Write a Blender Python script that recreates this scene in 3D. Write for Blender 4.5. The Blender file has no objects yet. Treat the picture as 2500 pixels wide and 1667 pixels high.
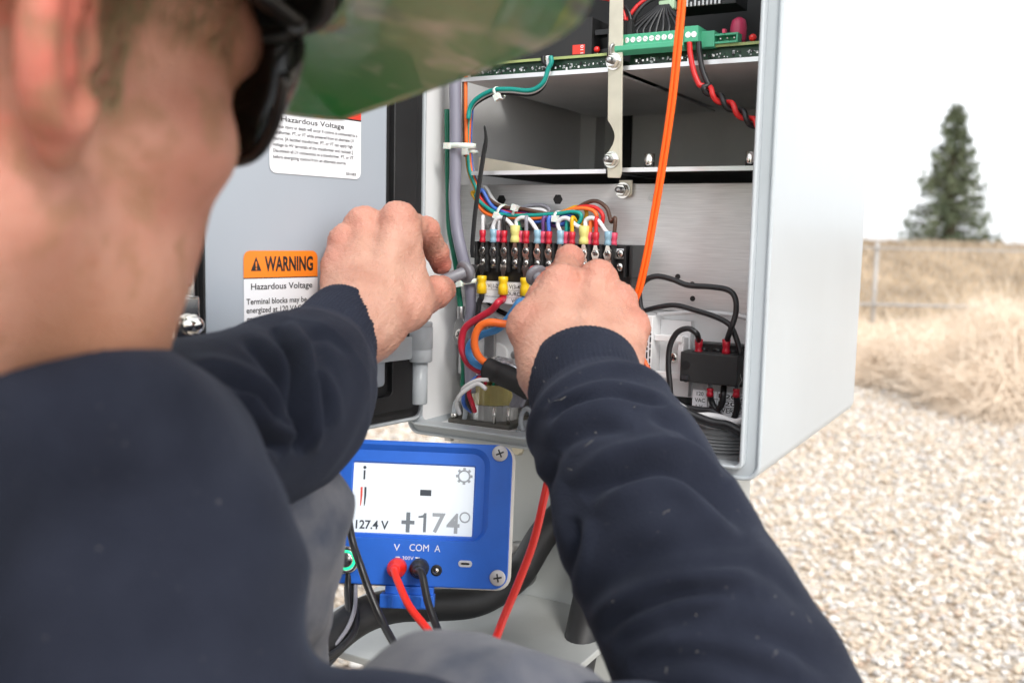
import bpy, math, random
import numpy as np
from mathutils import Vector, Matrix
R = math.radians
random.seed(7); rng = np.random.default_rng(7)
scene = bpy.context.scene
COL = scene.collection

# ------------------------------------------------------------------ camera, sky, sun, exposure
FPX, PCX, PCY = 2387.0, 1250.0, 833.5          # focal length and centre in photograph pixels
CAM_H = 0.85
PITCH, ROLL = R(6.2), R(1.25)
CAM = Vector((0, 0, CAM_H))
fwd = Vector((0, math.cos(PITCH), -math.sin(PITCH)))
_r0 = Vector((1, 0, 0)); _u0 = _r0.cross(fwd)
rgt = _r0 * math.cos(ROLL) + _u0 * math.sin(ROLL)
upv = rgt.cross(fwd)
cam = bpy.data.cameras.new('camera'); camo = bpy.data.objects.new('camera', cam); COL.objects.link(camo)
camo.matrix_world = Matrix(((rgt.x, upv.x, -fwd.x, CAM.x), (rgt.y, upv.y, -fwd.y, CAM.y), (rgt.z, upv.z, -fwd.z, CAM.z), (0, 0, 0, 1)))
cam.sensor_width = 36; cam.lens = 36 * FPX / 2500
cam.clip_start = 0.02; cam.clip_end = 3000
cam.dof.use_dof = True; cam.dof.focus_distance = 0.79; cam.dof.aperture_fstop = 6.6
scene.camera = camo

SUN_EL, SUN_AZ = 41, 156          # azimuth clockwise from +Y (the way the camera looks)
world = bpy.data.worlds.new('World'); scene.world = world; world.use_nodes = True
nt = world.node_tree; nt.nodes.clear()
wo = nt.nodes.new('ShaderNodeOutputWorld'); bg = nt.nodes.new('ShaderNodeBackground'); bg.inputs[1].default_value = 0.15
sky = nt.nodes.new('ShaderNodeTexSky'); sky.sky_type = 'NISHITA'; sky.sun_disc = False
sky.sun_elevation = R(SUN_EL); sky.sun_rotation = R(SUN_AZ); sky.air_density = 1.0; sky.dust_density = 3.0
hs = nt.nodes.new('ShaderNodeHueSaturation'); hs.inputs['Saturation'].default_value = 0.22; hs.inputs['Value'].default_value = 1.0
mixc = nt.nodes.new('ShaderNodeMix'); mixc.data_type = 'RGBA'; mixc.inputs[0].default_value = 0.55
mixc.inputs[7].default_value = (10.0, 10.3, 10.7, 1)      # a thin even veil of bright cloud
nt.links.new(sky.outputs[0], hs.inputs['Color']); nt.links.new(hs.outputs[0], mixc.inputs[6])
nt.links.new(mixc.outputs[2], bg.inputs[0]); nt.links.new(bg.outputs[0], wo.inputs[0])
sun = bpy.data.lights.new('sun', 'SUN'); sun.energy = 1.3; sun.angle = R(14); sun.color = (1, 0.96, 0.9)
suno = bpy.data.objects.new('sun', sun); COL.objects.link(suno)
_sd = Vector((math.cos(R(SUN_EL)) * math.sin(R(SUN_AZ)), math.cos(R(SUN_EL)) * math.cos(R(SUN_AZ)), math.sin(R(SUN_EL))))
suno.rotation_euler = _sd.to_track_quat('Z', 'Y').to_euler(); suno.location = _sd * 20
vs = scene.view_settings
vs.view_transform = 'Standard'; vs.look = 'None'; vs.gamma = 1; vs.use_curve_mapping = False; vs.exposure = 0.66
scene.cycles.max_bounces = 7; scene.cycles.use_adaptive_sampling = True; scene.cycles.adaptive_threshold = 0.03; scene.cycles.use_denoising = True

# ------------------------------------------------------------------ helpers
def at(px, py, d):
    """photograph pixel (2500 wide) at d metres along the view axis"""
    return CAM + d * (rgt * ((px - PCX) / FPX) - upv * ((py - PCY) / FPX) + fwd)
def ray(px, py):
    return (rgt * ((px - PCX) / FPX) - upv * ((py - PCY) / FPX) + fwd)
def hit(px, py, p0, n):
    d = ray(px, py); t = (p0 - CAM).dot(n) / d.dot(n)
    return CAM + d * t
class Fr:
    def __init__(s, o, ex, ey, ez): s.o, s.x, s.y, s.z = Vector(o), Vector(ex), Vector(ey), Vector(ez)
    def w(s, x, y, z): return s.o + s.x * x + s.y * y + s.z * z
    def loc(s, p): q = p - s.o; return Vector((q.dot(s.x), q.dot(s.y), q.dot(s.z)))
    def at(s, x, y, z): return Fr(s.w(x, y, z), s.x, s.y, s.z)
    def M(s):
        return Matrix(((s.x.x, s.y.x, s.z.x, s.o.x), (s.x.y, s.y.y, s.z.y, s.o.y), (s.x.z, s.y.z, s.z.z, s.o.z), (0, 0, 0, 1)))
    def rot(s, ang):      # turn about own y axis
        c, n = math.cos(ang), math.sin(ang)
        return Fr(s.o, s.x * c + s.z * n, s.y, s.z * c - s.x * n)
WORLD = Fr((0, 0, 0), (1, 0, 0), (0, 1, 0), (0, 0, 1))
def frame_dir(o, d, hint=Vector((0, 0, 1))):
    """frame whose z runs along d"""
    z = d.normalized(); x = hint.cross(z)
    if x.length < 1e-4: x = Vector((1, 0, 0)).cross(z)
    x.normalize(); y = z.cross(x)
    return Fr(o, x, y, z)
def smooth_path(pts, sub=8):
    """Catmull-Rom"""
    P = [Vector(p) for p in pts]
    if len(P) < 3: sub = max(sub, 2)
    Q = [P[0] * 2 - P[1]] + P + [P[-1] * 2 - P[-2]]
    out = []
    for i in range(1, len(Q) - 2):
        a, b, c, d = Q[i - 1], Q[i], Q[i + 1], Q[i + 2]
        for k in range(sub):
            t = k / sub
            out.append(0.5 * ((2 * b) + (c - a) * t + (2 * a - 5 * b + 4 * c - d) * t * t + (3 * b - a - 3 * c + d) * t ** 3))
    out.append(P[-1]); return out
def pframes(pts):
    n = len(pts); T = []
    for i in range(n):
        t = pts[min(i + 1, n - 1)] - pts[max(i - 1, 0)]
        T.append(t.normalized() if t.length > 1e-9 else Vector((0, 0, 1)))
    x = Vector((0, 0, 1)).cross(T[0])
    if x.length < 1e-3: x = Vector((1, 0, 0)).cross(T[0])
    x.normalize(); out = []
    for t in T:
        x = (x - t * x.dot(t)).normalized(); out.append((x.copy(), t.cross(x), t))
    return out
_texts = {}
def text_mesh(s, bold=0.0):
    k = (s, bold)
    if k not in _texts:
        cu = bpy.data.curves.new('t', 'FONT'); cu.body = s; cu.offset = bold; cu.resolution_u = 3
        ob = bpy.data.objects.new('t', cu); COL.objects.link(ob)
        me = bpy.data.meshes.new_from_object(ob)
        v = [(p.co.x, p.co.y) for p in me.vertices]; f = [list(p.vertices) for p in me.polygons]
        bpy.data.objects.remove(ob); bpy.data.curves.remove(cu); bpy.data.meshes.remove(me)
        _texts[k] = (v, f)
    return _texts[k]
PM = {}
class MB:
    def __init__(s, m=None): s.v, s.f, s.mi, s.sm, s.mats = [], [], [], [], []; s.cur = 0; s.smooth = False; s.pat = None; (m and s.mat(m))
    def mat(s, m):
        if m not in s.mats: s.mats.append(m)
        s.cur = s.mats.index(m); return s
    def add(s, vs_, fs_, smooth=None):
        b = len(s.v); s.v += [Vector(p) for p in vs_]
        for f in fs_: s.f.append([i + b for i in f]); s.mi.append(s.cur); s.sm.append(s.smooth if smooth is None else smooth)
        return s
    def box(s, fr, x0, x1, y0, y1, z0, z1):
        c = [fr.w(x, y, z) for z in (z0, z1) for y in (y0, y1) for x in (x0, x1)]
        return s.add(c, [(0, 2, 3, 1), (4, 5, 7, 6), (0, 1, 5, 4), (2, 6, 7, 3), (0, 4, 6, 2), (1, 3, 7, 5)], False)
    def cyl(s, p0, p1, r0, r1=None, n=16, caps=True, smooth=True):
        return s.tube([p0, p1], [r0, r0 if r1 is None else r1], n, caps, smooth)
    def tube(s, pts, r, n=8, caps=True, smooth=True, flat=1.0):
        rr = r if isinstance(r, (list, tuple)) else [r] * len(pts)
        F = pframes(pts); V = []
        for p, (x, y, t), q in zip(pts, F, rr):
            for k in range(n):
                a = 2 * math.pi * k / n; V.append(p + x * (q * math.cos(a)) + y * (q * flat * math.sin(a)))
        Fc = [(i * n + k, i * n + (k + 1) % n, (i + 1) * n + (k + 1) % n, (i + 1) * n + k) for i in range(len(pts) - 1) for k in range(n)]
        s.add(V, Fc, smooth)
        if caps:
            b = len(s.v) - len(V)
            for ring in (list(range(n))[::-1], list(range(len(V) - n, len(V)))):
                s.f.append([i + b for i in ring]); s.mi.append(s.cur); s.sm.append(False)
        return s
    def lathe(s, fr, prof, n=20, smooth=True):
        """prof: (radius, z along fr.z)"""
        V = [fr.w(q * math.cos(2 * math.pi * k / n), q * math.sin(2 * math.pi * k / n), z) for q, z in prof for k in range(n)]
        Fc = [(i * n + k, i * n + (k + 1) % n, (i + 1) * n + (k + 1) % n, (i + 1) * n + k) for i in range(len(prof) - 1) for k in range(n)]
        s.add(V, Fc, smooth); b = len(s.v) - len(V)
        for ring in (list(range(n))[::-1], list(range(len(V) - n, len(V)))):
            s.f.append([i + b for i in ring]); s.mi.append(s.cur); s.sm.append(False)
        return s
    def prism(s, fr, poly, y0, y1):
        """poly in fr x,z; extruded along fr.y"""
        n = len(poly)
        V = [fr.w(x, y0, z) for x, z in poly] + [fr.w(x, y1, z) for x, z in poly]
        return s.add(V, [list(range(n)), list(range(n, 2 * n))[::-1]] + [(i, i + n, (i + 1) % n + n, (i + 1) % n) for i in range(n)], False)
    def ringprism(s, fr, outer, inner, y0, y1):
        n = len(outer)
        V = [fr.w(x, y, z) for y in (y0, y1) for P in (outer, inner) for x, z in P]
        F = []
        for i in range(n):
            j = (i + 1) % n
            F += [(i, j, n + j, n + i), (2 * n + j, 2 * n + i, 3 * n + i, 3 * n + j), (j, i, 2 * n + i, 2 * n + j), (n + i, n + j, 3 * n + j, 3 * n + i)]
        return s.add(V, F, False)
    def text(s, fr, t, x, z, h, width=None, y=0.0, bold=0.0, centre=False):
        v, f = text_mesh(t, bold)
        if not v: return s
        xs = [p[0] for p in v]; x0, x1 = min(xs), max(xs)
        kz = h / 0.7; kx = kz if width is None else width / (x1 - x0)
        off = x - (x0 + x1) / 2 * kx if centre else x - x0 * kx
        return s.add([fr.w(p[0] * kx + off, y, p[1] * kz + z) for p in v], f, False)
    def build(s, name, parent=None, bevel=0, seg=2, auto=None, label=None, cat=None, group=None, kind=None, base=None, subsurf=0):
        if parent is not None: M = PM[parent.name]
        else:
            if base is None:
                a = np.array([tuple(p) for p in s.v]); base = Vector(((a[:, 0].min() + a[:, 0].max()) / 2, (a[:, 1].min() + a[:, 1].max()) / 2, a[:, 2].min()))
            M = Matrix.Translation(base)
        Mi = M.inverted()
        me = bpy.data.meshes.new(name); me.from_pydata([tuple(Mi @ p) for p in s.v], [], s.f)
        for m in s.mats: me.materials.append(m)
        me.polygons.foreach_set('material_index', s.mi); me.polygons.foreach_set('use_smooth', s.sm); me.update()
        o = bpy.data.objects.new(name, me); COL.objects.link(o)
        if parent is not None: o.parent = parent
        else: o.matrix_world = M
        PM[o.name] = M
        if bevel:
            b = o.modifiers.new('bevel', 'BEVEL'); b.width = bevel; b.segments = seg; b.limit_method = 'ANGLE'; b.angle_limit = R(40)
        if auto is not None:
            me.polygons.foreach_set('use_smooth', [True] * len(me.polygons)); me.set_sharp_from_angle(angle=R(auto))
        if subsurf:
            m = o.modifiers.new('sub', 'SUBSURF'); m.levels = m.render_levels = subsurf
        return tag(o, label, cat, group, kind)
def tag(o, label=None, cat=None, group=None, kind=None):
    for k, v in (('label', label), ('category', cat), ('group', group), ('kind', kind)):
        if v: o[k] = v
    return o
def empty(name, fr, label, cat, group=None):
    o = bpy.data.objects.new(name, None); o.empty_display_size = 0.02; COL.objects.link(o)
    M = fr.M(); o.matrix_world = M; PM[o.name] = M
    return tag(o, label, cat, group)
def rrect(x0, x1, z0, z1, r, n=5):
    P = []
    for cx, cz, a0 in ((x1 - r, z1 - r, 0), (x0 + r, z1 - r, 90), (x0 + r, z0 + r, 180), (x1 - r, z0 + r, 270)):
        for k in range(n + 1):
            a = R(a0 + 90 * k / n); P.append((cx + r * math.cos(a), cz + r * math.sin(a)))
    return P[::-1]
def np_mesh(name, V, F, mats, parent=None, smooth=True, base=None, attrs=None, mi=None, label=None, cat=None, group=None, kind=None):
    """V (n,3) world, F (m,k) with k 3 or 4"""
    V = np.asarray(V, float); F = np.asarray(F, np.int32)
    if parent is not None: M = PM[parent.name]
    else:
        if base is None: base = Vector(((V[:, 0].min() + V[:, 0].max()) / 2, (V[:, 1].min() + V[:, 1].max()) / 2, V[:, 2].min()))
        M = Matrix.Translation(base)
    Mi = np.array(M.inverted()); Vl = V @ Mi[:3, :3].T + Mi[:3, 3]
    me = bpy.data.meshes.new(name); k = F.shape[1]
    me.vertices.add(len(Vl)); me.vertices.foreach_set('co', Vl.ravel().astype(np.float32))
    me.loops.add(F.size); me.loops.foreach_set('vertex_index', F.ravel())
    me.polygons.add(len(F)); me.polygons.foreach_set('loop_start', np.arange(0, F.size, k, dtype=np.int32))
    me.polygons.foreach_set('use_smooth', np.full(len(F), smooth))
    for m in (mats if isinstance(mats, (list, tuple)) else [mats]): me.materials.append(m)
    if mi is not None: me.polygons.foreach_set('material_index', np.asarray(mi, np.int32))
    me.update(calc_edges=True); me.validate()
    for an, av in (attrs or {}).items():
        a = me.attributes.new(an, 'FLOAT', 'POINT'); a.data.foreach_set('value', np.asarray(av, np.float32))
    o = bpy.data.objects.new(name, me); COL.objects.link(o)
    if parent is not None: o.parent = parent
    else: o.matrix_world = M
    PM[o.name] = M
    return tag(o, label, cat, group, kind)

# ------------------------------------------------------------------ materials
MATS = {}
def mat(name, col, rough=0.5, metal=0.0, var=0.08, vscale=30, bump=0.0, bscale=300, spec=0.5, stretch=None, coat=0, trans=0, emis=None, col2=None, sss=0, rvar=0.0):
    m = bpy.data.materials.new(name); m.use_nodes = True; n = m.node_tree; L = n.links
    b = n.nodes['Principled BSDF']
    b.inputs['Roughness'].default_value = rough; b.inputs['Metallic'].default_value = metal
    b.inputs['Specular IOR Level'].default_value = spec; b.inputs['Coat Weight'].default_value = coat
    b.inputs['Transmission Weight'].default_value = trans
    tc = n.nodes.new('ShaderNodeTexCoord'); mp = n.nodes.new('ShaderNodeMapping'); L.new(tc.outputs['Object'], mp.inputs[0])
    if stretch: mp.inputs['Scale'].default_value = stretch
    no = n.nodes.new('ShaderNodeTexNoise'); no.inputs['Scale'].default_value = vscale; no.inputs['Detail'].default_value = 6; L.new(mp.outputs[0], no.inputs[0])
    cr = n.nodes.new('ShaderNodeValToRGB'); cr.color_ramp.elements[0].position = 0.3; cr.color_ramp.elements[1].position = 0.7
    c2 = col2 or tuple(min(1, c * (1 + var)) for c in col)
    c1 = col if col2 else tuple(c * (1 - var) for c in col)
    cr.color_ramp.elements[0].color = (*c1, 1); cr.color_ramp.elements[1].color = (*c2, 1)
    L.new(no.outputs['Fac'], cr.inputs[0]); L.new(cr.outputs[0], b.inputs['Base Color'])
    if rvar:
        mr = n.nodes.new('ShaderNodeMapRange'); mr.inputs[3].default_value = max(0.02, rough - rvar); mr.inputs[4].default_value = rough + rvar
        L.new(no.outputs['Fac'], mr.inputs[0]); L.new(mr.outputs[0], b.inputs['Roughness'])
    if bump:
        nb = n.nodes.new('ShaderNodeTexNoise'); nb.inputs['Scale'].default_value = bscale; nb.inputs['Detail'].default_value = 3; L.new(mp.outputs[0], nb.inputs[0])
        bu = n.nodes.new('ShaderNodeBump'); bu.inputs['Strength'].default_value = bump; bu.inputs['Distance'].default_value = 0.002
        L.new(nb.outputs['Fac'], bu.inputs['Height']); L.new(bu.outputs[0], b.inputs['Normal'])
    if emis:
        b.inputs['Emission Color'].default_value = (*emis[0], 1); b.inputs['Emission Strength'].default_value = emis[1]
    if sss:
        b.inputs['Subsurface Weight'].default_value = sss; b.inputs['Subsurface Radius'].default_value = (1, 0.35, 0.2); b.inputs['Subsurface Scale'].default_value = 0.004
    MATS[name] = m; return m
def plastic(name, col, rough=0.4, **k): return mat(name, col, rough, var=k.pop('var', 0.06), bump=k.pop('bump', 0.02), **k)
# ------------------------------------------------------------------ palette
PAINT = mat('grey enamel paint', (0.43, 0.465, 0.49), 0.33, var=0.06, vscale=5, bump=0.06, bscale=26, spec=0.4, coat=0.06, rvar=.06)
def weather(m_, c=(.10, .09, .08), amt=.8, sc=70, th=.030):
    """sparse grit specks and faint smears with a shape of their own"""
    n_ = m_.node_tree; b_ = n_.nodes['Principled BSDF']; src = b_.inputs['Base Color'].links[0].from_socket
    t_ = n_.nodes.new('ShaderNodeTexCoord'); v_ = n_.nodes.new('ShaderNodeTexVoronoi'); v_.inputs['Scale'].default_value = sc; n_.links.new(t_.outputs['Object'], v_.inputs[0])
    s_ = n_.nodes.new('ShaderNodeSeparateColor'); n_.links.new(v_.outputs['Color'], s_.inputs[0])
    g_ = n_.nodes.new('ShaderNodeMath'); g_.operation = 'GREATER_THAN'; g_.inputs[1].default_value = .86; n_.links.new(s_.outputs[0], g_.inputs[0])
    l_ = n_.nodes.new('ShaderNodeMath'); l_.operation = 'LESS_THAN'; l_.inputs[1].default_value = th; n_.links.new(v_.outputs['Distance'], l_.inputs[0])
    k_ = n_.nodes.new('ShaderNodeMath'); k_.operation = 'MULTIPLY'; n_.links.new(g_.outputs[0], k_.inputs[0]); n_.links.new(l_.outputs[0], k_.inputs[1])
    k2 = n_.nodes.new('ShaderNodeMath'); k2.operation = 'MULTIPLY'; k2.inputs[1].default_value = amt; n_.links.new(k_.outputs[0], k2.inputs[0])
    x_ = n_.nodes.new('ShaderNodeMix'); x_.data_type = 'RGBA'; x_.inputs[7].default_value = (*c, 1); n_.links.new(k2.outputs[0], x_.inputs[0]); n_.links.new(src, x_.inputs[6]); n_.links.new(x_.outputs[2], b_.inputs['Base Color'])
weather(PAINT)
PAINT_IN = mat('brightened grey paint inside', (0.80, 0.805, 0.81), 0.4, var=0.04, vscale=8, bump=0.04, bscale=60)  # set much paler than the shell to brighten the dim interior
PAINT_DR = mat('grey enamel door skin', (0.37, 0.41, 0.46), 0.3, var=0.04, vscale=6, bump=0.03, bscale=60); weather(PAINT_DR)
RUBBER = mat('black rubber', (0.012, 0.012, 0.013), 0.55, var=0.2, bump=0.05)
BLACK = plastic('black plastic', (0.014, 0.014, 0.015), 0.42)
BLACKM = plastic('matt black plastic', (0.02, 0.02, 0.021), 0.6)
ALU = mat('brushed aluminium', (0.66, 0.66, 0.66), 0.38, 0.45, var=0.10, vscale=14, stretch=(3, 1, 60), bump=0.03, bscale=80, rvar=0.08)
ALUEDGE = mat('bright aluminium edge', (0.85, 0.85, 0.87), 0.3, 0.6, var=0.04)
TRAY = mat('galvanised tray', (0.82, 0.81, 0.80), 0.45, 0.0, var=0.10, vscale=12, bump=0.03)
ZINC = mat('yellow zinc plate', (0.62, 0.58, 0.47), 0.38, 0.55, var=0.12, vscale=40)
CHROME = mat('nickel screw', (0.74, 0.72, 0.68), 0.2, 1.0, var=0.08, vscale=200)
STEEL = mat('dull steel', (0.45, 0.45, 0.45), 0.36, 0.9, var=0.1, vscale=90)
WHITEL = mat('white label', (0.80, 0.81, 0.84), 0.4, var=0.01)
ORANGEL = mat('orange label', (0.95, 0.24, 0.02), 0.4, var=0.02)
REDL = mat('red label', (0.75, 0.05, 0.03), 0.4, var=0.02)
INK = mat('black ink', (0.02, 0.02, 0.022), 0.5, var=0.05)
NYLON = mat('natural nylon', (0.72, 0.75, 0.70), 0.4, var=0.05, sss=0.3)
PCB = mat('green circuit board', (0.012, 0.05, 0.025), 0.35, var=0.3, vscale=120)
PCBEDGE = mat('circuit board edge', (0.35, 0.42, 0.16), 0.5, var=0.1)
GREENC = plastic('green connector', (0.07, 0.40, 0.23), 0.45)
REDLED = mat('red led', (0.75, 0.02, 0.015), 0.15, var=0.05, coat=0.5)
C_RED = plastic('red vinyl', (0.50, 0.012, 0.03), 0.35)
C_PINK = plastic('pink vinyl crimp', (0.62, 0.06, 0.12), 0.35)
C_CRIMPB = mat('blue vinyl crimp', (0.22, 0.38, 0.48), 0.35, var=0.1, coat=0.2)
C_CRIMPY = mat('pale yellow crimp', (0.66, 0.62, 0.20), 0.4, var=0.1)
C_YEL = plastic('yellow vinyl', (0.80, 0.52, 0.01), 0.35)
WIRE = {k: plastic(k + ' wire insulation', c, 0.38) for k, c in dict(
    red=(0.52, 0.02, 0.045), bred=(0.62, 0.02, 0.02), orange=(0.86, 0.16, 0.025), fiber=(0.95, 0.13, 0.01), yellow=(0.75, 0.42, 0.01),
    blue=(0.05, 0.14, 0.50), sky=(0.07, 0.30, 0.66), teal=(0.005, 0.27, 0.23), green=(0.005, 0.14, 0.08), white=(0.72, 0.72, 0.73), black=(0.014, 0.014, 0.016),
    brown=(0.09, 0.045, 0.03), purple=(0.13, 0.05, 0.2), grey=(0.27, 0.27, 0.31), loom=(0.22, 0.215, 0.27), testred=(0.85, 0.025, 0.012)).items()}

# ------------------------------------------------------------------ cabinet frame
YAW = R(29.4)
c_r = Vector((math.cos(YAW), -math.sin(YAW), 0)); c_d = Vector((math.sin(YAW), math.cos(YAW), 0)); Z = Vector((0, 0, 1))
BR = at(1854, 1180, 0.70)
BL = hit(993, 1046, BR, c_d)
CW = (BR - BL).dot(c_r); CD = (hit(2083, 998, BR, c_r) - BR).dot(c_d); CH = 0.53
CF = Fr(BR - c_r * CW, c_r, c_d, Z)       # x 0..CW to the right, y into the box, z up
def cp(px, py, y):  return hit(px, py, CF.w(0, y, 0), c_d)        # pixel on the cabinet plane y
def cl(px, py, y):  return CF.loc(cp(px, py, y))
def z1(x, y): return 1000 + x / 3.92, 450 + y / 3.92
def z3(x, y): return 1000 + x / 2.6133, y / 2.6133
def z4(x, y): return 1450 + x / 2.6133, 600 + y / 2.6133
def z5(x, y): return 700 + x / 2.351, 1000 + y / 2.351
def z8(x, y): return 900 + x / 3.485, 700 + y / 3.485
print('cabinet', CW, CD, CF.o)

cabinet = empty('control_cabinet', CF, 'open pale grey metal control cabinet full of wiring', 'cabinet')
T = 0.003
m = MB(PAINT)
m.ringprism(CF, rrect(0, CW, 0, CH, 0.012), rrect(T, CW - T, T, CH - T, 0.010), 0.0, CD)
m.build('shell', cabinet, bevel=0.0045, seg=4, auto=35)
m = MB(PAINT)
m.ringprism(CF, rrect(T - .001, CW - T + .001, T - .001, CH - T + .001, 0.009), rrect(0.0075, CW - 0.0115, 0.0095, CH - 0.012, 0.005), 0.002, 0.0045)
m.build('front_flange', cabinet, bevel=0.0008, auto=35)
m = MB(PAINT)
m.ringprism(CF, rrect(0.0070, CW - 0.0110, 0.0090, CH - 0.0115, 0.005), rrect(0.0095, CW - 0.0140, 0.0115, CH - 0.0145, 0.004), -0.006, 0.011)
m.build('drip_lip', cabinet, bevel=0.0012, auto=35)
m = MB(PAINT_IN); m.box(CF, T, CW - T, CD - 0.004, CD - 0.001, T, CH - T); m.build('rear_wall', cabinet)
for nm, a_ in (('side_bounce_sheet', (T + .0005, T + .0012, T + .002, CH - T - .002)), ('side_bounce_sheet', (CW - T - .0012, CW - T - .0005, T + .002, CH - T - .002)), ('floor_bounce_sheet', (T + .0015, CW - T - .0015, T + .0005, T + .0012)), ('ceiling_bounce_sheet', (T + .0015, CW - T - .0015, CH - T - .0012, CH - T - .0005))):  # thin pale sheets added inside the walls to bounce light into the bay
    m = MB(PAINT_IN); m.box(CF, a_[0], a_[1], .012, CD - .0045, a_[2], a_[3]); m.build(nm, cabinet)
# rear wall pressing and gasket seen behind the shelves
m = MB(PAINT_IN); m.box(CF, T, T + 0.02, CD - 0.03, CD - 0.004, T, CH - T); m.build('rear_corner_angle', cabinet, bevel=0.001)
m = MB(BLACKM); x0 = 0.04
m.ringprism(CF, rrect(x0, CW - 0.01, 0.23, 0.36, 0.015), rrect(x0 + 0.017, CW - 0.026, 0.245, 0.345, 0.008), CD - 0.012, CD - 0.004)
m.build('rear_gasket', cabinet)
m = MB(TRAY); m.box(CF, x0 + 0.018, CW - 0.027, CD - 0.009, CD - 0.004, 0.246, 0.344); m.build('rear_cover_plate', cabinet)

# --- sub-panel that carries the terminal blocks
PY = 0.066
tl = cl(*z3(335, 1180), PY); tr_ = cl(*z3(2200, 1172), PY)
px0, pz1 = tl.x - 0.004, tl.z
m = MB(ALU); m.box(CF, px0, CW - 0.006, PY, PY + 0.002, 0.115, pz1); m.box(CF, px0, CW - 0.006, PY + 0.002, PY + 0.016, pz1 - 0.002, pz1 - .0002)
m.build('mounting_panel', cabinet, bevel=0.0006)
m = MB(PAINT_IN); m.box(CF, px0 + 0.001, CW - 0.007, PY + 0.003, PY + 0.005, 0.045, 0.1148); m.build('lower_mounting_panel', cabinet, bevel=0.0006)
for q in ((880, 150), (1420, 145)):
    p = cp(*z1(*q), PY); m = MB(BLACK); m.cyl(p - c_d * 0.0004, p + c_d * 0.001, 0.0045, n=6, smooth=False); m.build('panel_hole', cabinet)
for q in ((535, 197), (630, 337), (628, 246)):
    p = cp(*z4(*q), PY); m = MB(BLACK); m.cyl(p - c_d * 0.0004, p + c_d * 0.001, 0.0022, n=12); m.build('panel_hole', cabinet)
p = cp(*z3(1547, 1262), PY); m = MB(STEEL); m.cyl(p - c_d * 0.002, p, 0.0025, n=12); m.build('rivet', cabinet)

# --- shelves
SY = 0.038
def shelf(name, z, y0, y1, xa, xb, flange, matu, th=0.0016):
    m = MB(matu); m.box(CF, xa, xb, y0, y1, z, z + th)
    o = m.build(name, cabinet)
    e = MB(ALUEDGE); e.box(CF, xa, xb, y0 - 0.001, y0 - 0.0001, z - 0.0008, z + th + 0.001); e.build('front_edge', o)
    return o
a = cl(*z3(2225, 388), SY); b = cl(*z3(1380, 442), SY)
ZT = (a.z + b.z) / 2; bx_ = cl(*z3(1310, 500), SY).x
shelf('upper_shelf', ZT, SY, CD - 0.05, bx_ + 0.004, CW - 0.008, 0.01, TRAY)
shelf('upper_shelf', ZT - 0.001, SY - 0.004, CD - 0.05, 0.03, bx_ - 0.004, 0.01, TRAY)
a = cl(*z3(2205, 1078), SY); b = cl(*z3(1390, 1095), SY); ZM = (a.z + b.z) / 2
ms = shelf('lower_shelf', ZM, SY, CD - 0.04, bx_ + 0.004, CW - 0.008, 0.01, BLACKM)
ms2 = shelf('lower_shelf', ZM - 0.001, SY - 0.002, CD - 0.04, 0.04, bx_ - 0.004, 0.01, BLACKM)
for q in ((1523, 1060), (2172, 1055)):
    p = cl(*z3(*q), SY + 0.004); m = MB(CHROME); m.cyl(CF.w(p.x, p.y + .002, ZM + .0016), CF.w(p.x, p.y + .002, ZM + 0.0135), 0.0042, n=16); m.build('standoff', cabinet)
for q in ((675, 1050), (1035, 1085)):
    p = cl(*z3(*q), SY + 0.03); m = MB(CHROME); m.lathe(Fr(CF.w(p.x, p.y, ZM + 0.0006), c_r, c_d, Z), [(0.005, 0), (0.005, 0.002), (0.002, 0.004)], 14); m.build('rivet', cabinet)
m = MB(ZINC); p = cl(*z3(430, 1090), SY + .01); m.prism(Fr(CF.w(p.x, SY + 0.012, ZM + 0.001), c_r, c_d, Z), [(0, 0), (0.085, 0), (0.06, 0.004), (0.0, 0.014)], 0, 0.0015); m.build('shelf_gusset', cabinet)

# --- vertical strap bracket with nuts
BY = 0.030
def strap(name, pts, y, th, parent, bev=0.0005):
    P = [cl(*z3(*q), y) for q in pts]
    mm = MB(ZINC); mm.prism(CF, [(p.x, p.z) for p in P], y, y + th); return mm.build(name, parent, bevel=bev)
notch = [(1262 + 44 * math.sin(math.pi * k / 8), 975 - 205 * k / 8) for k in range(9)]
strap('strap_bracket', [(1362, -150), (1352, 1105), (1340, 1137), (1262, 1135), (1256, 1000)] + notch + [(1265, 400), (1278, -150)], BY, 0.002, cabinet)
strap('strap_foot', [(1420, 1150), (1416, 1240), (1400, 1258), (1345, 1250), (1335, 1150)], PY - 0.004, 0.002, cabinet)
def nut(p, r, ln, parent, d=None, side=None):
    fr = frame_dir(p, -c_d if d is None else d)
    a = MB(CHROME); a.lathe(fr, [(r * 1.25, 0), (r * 1.25, 0.0012)], 20); a.lathe(fr.at(0, 0, 0.0012), [(r * 0.9, 0), (r, 0.0008), (r, 0.004), (r * 0.88, 0.0046)], 6, False)
    o = a.build('nut', parent)
    s_ = MB(STEEL)
    prof = [(r * 0.45 + (0.0003 if k % 2 else 0), 0.005 + 0.0005 * k) for k in range(int(ln / 0.0005))] + [(r * 0.2, 0.0055 + ln)]
    s_.lathe(fr, prof, 12); s_.build('stud', o)
for q, y in (((1305, 395), BY), ((1290, 1020), BY), ((1362, 1215), PY - 0.004)):
    nut(cp(*z3(*q), y), 0.0052, 0.006, cabinet)
m = MB(STEEL); m.tube(smooth_path([cp(*z3(1283, 350), BY - .001), cp(*z3(1285, 300), BY - .002), cp(*z3(1305, 283), BY + .001), cp(*z3(1325, 300), BY + .01)]), 0.0012, 6); m.build('wire_clip', cabinet)

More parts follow.
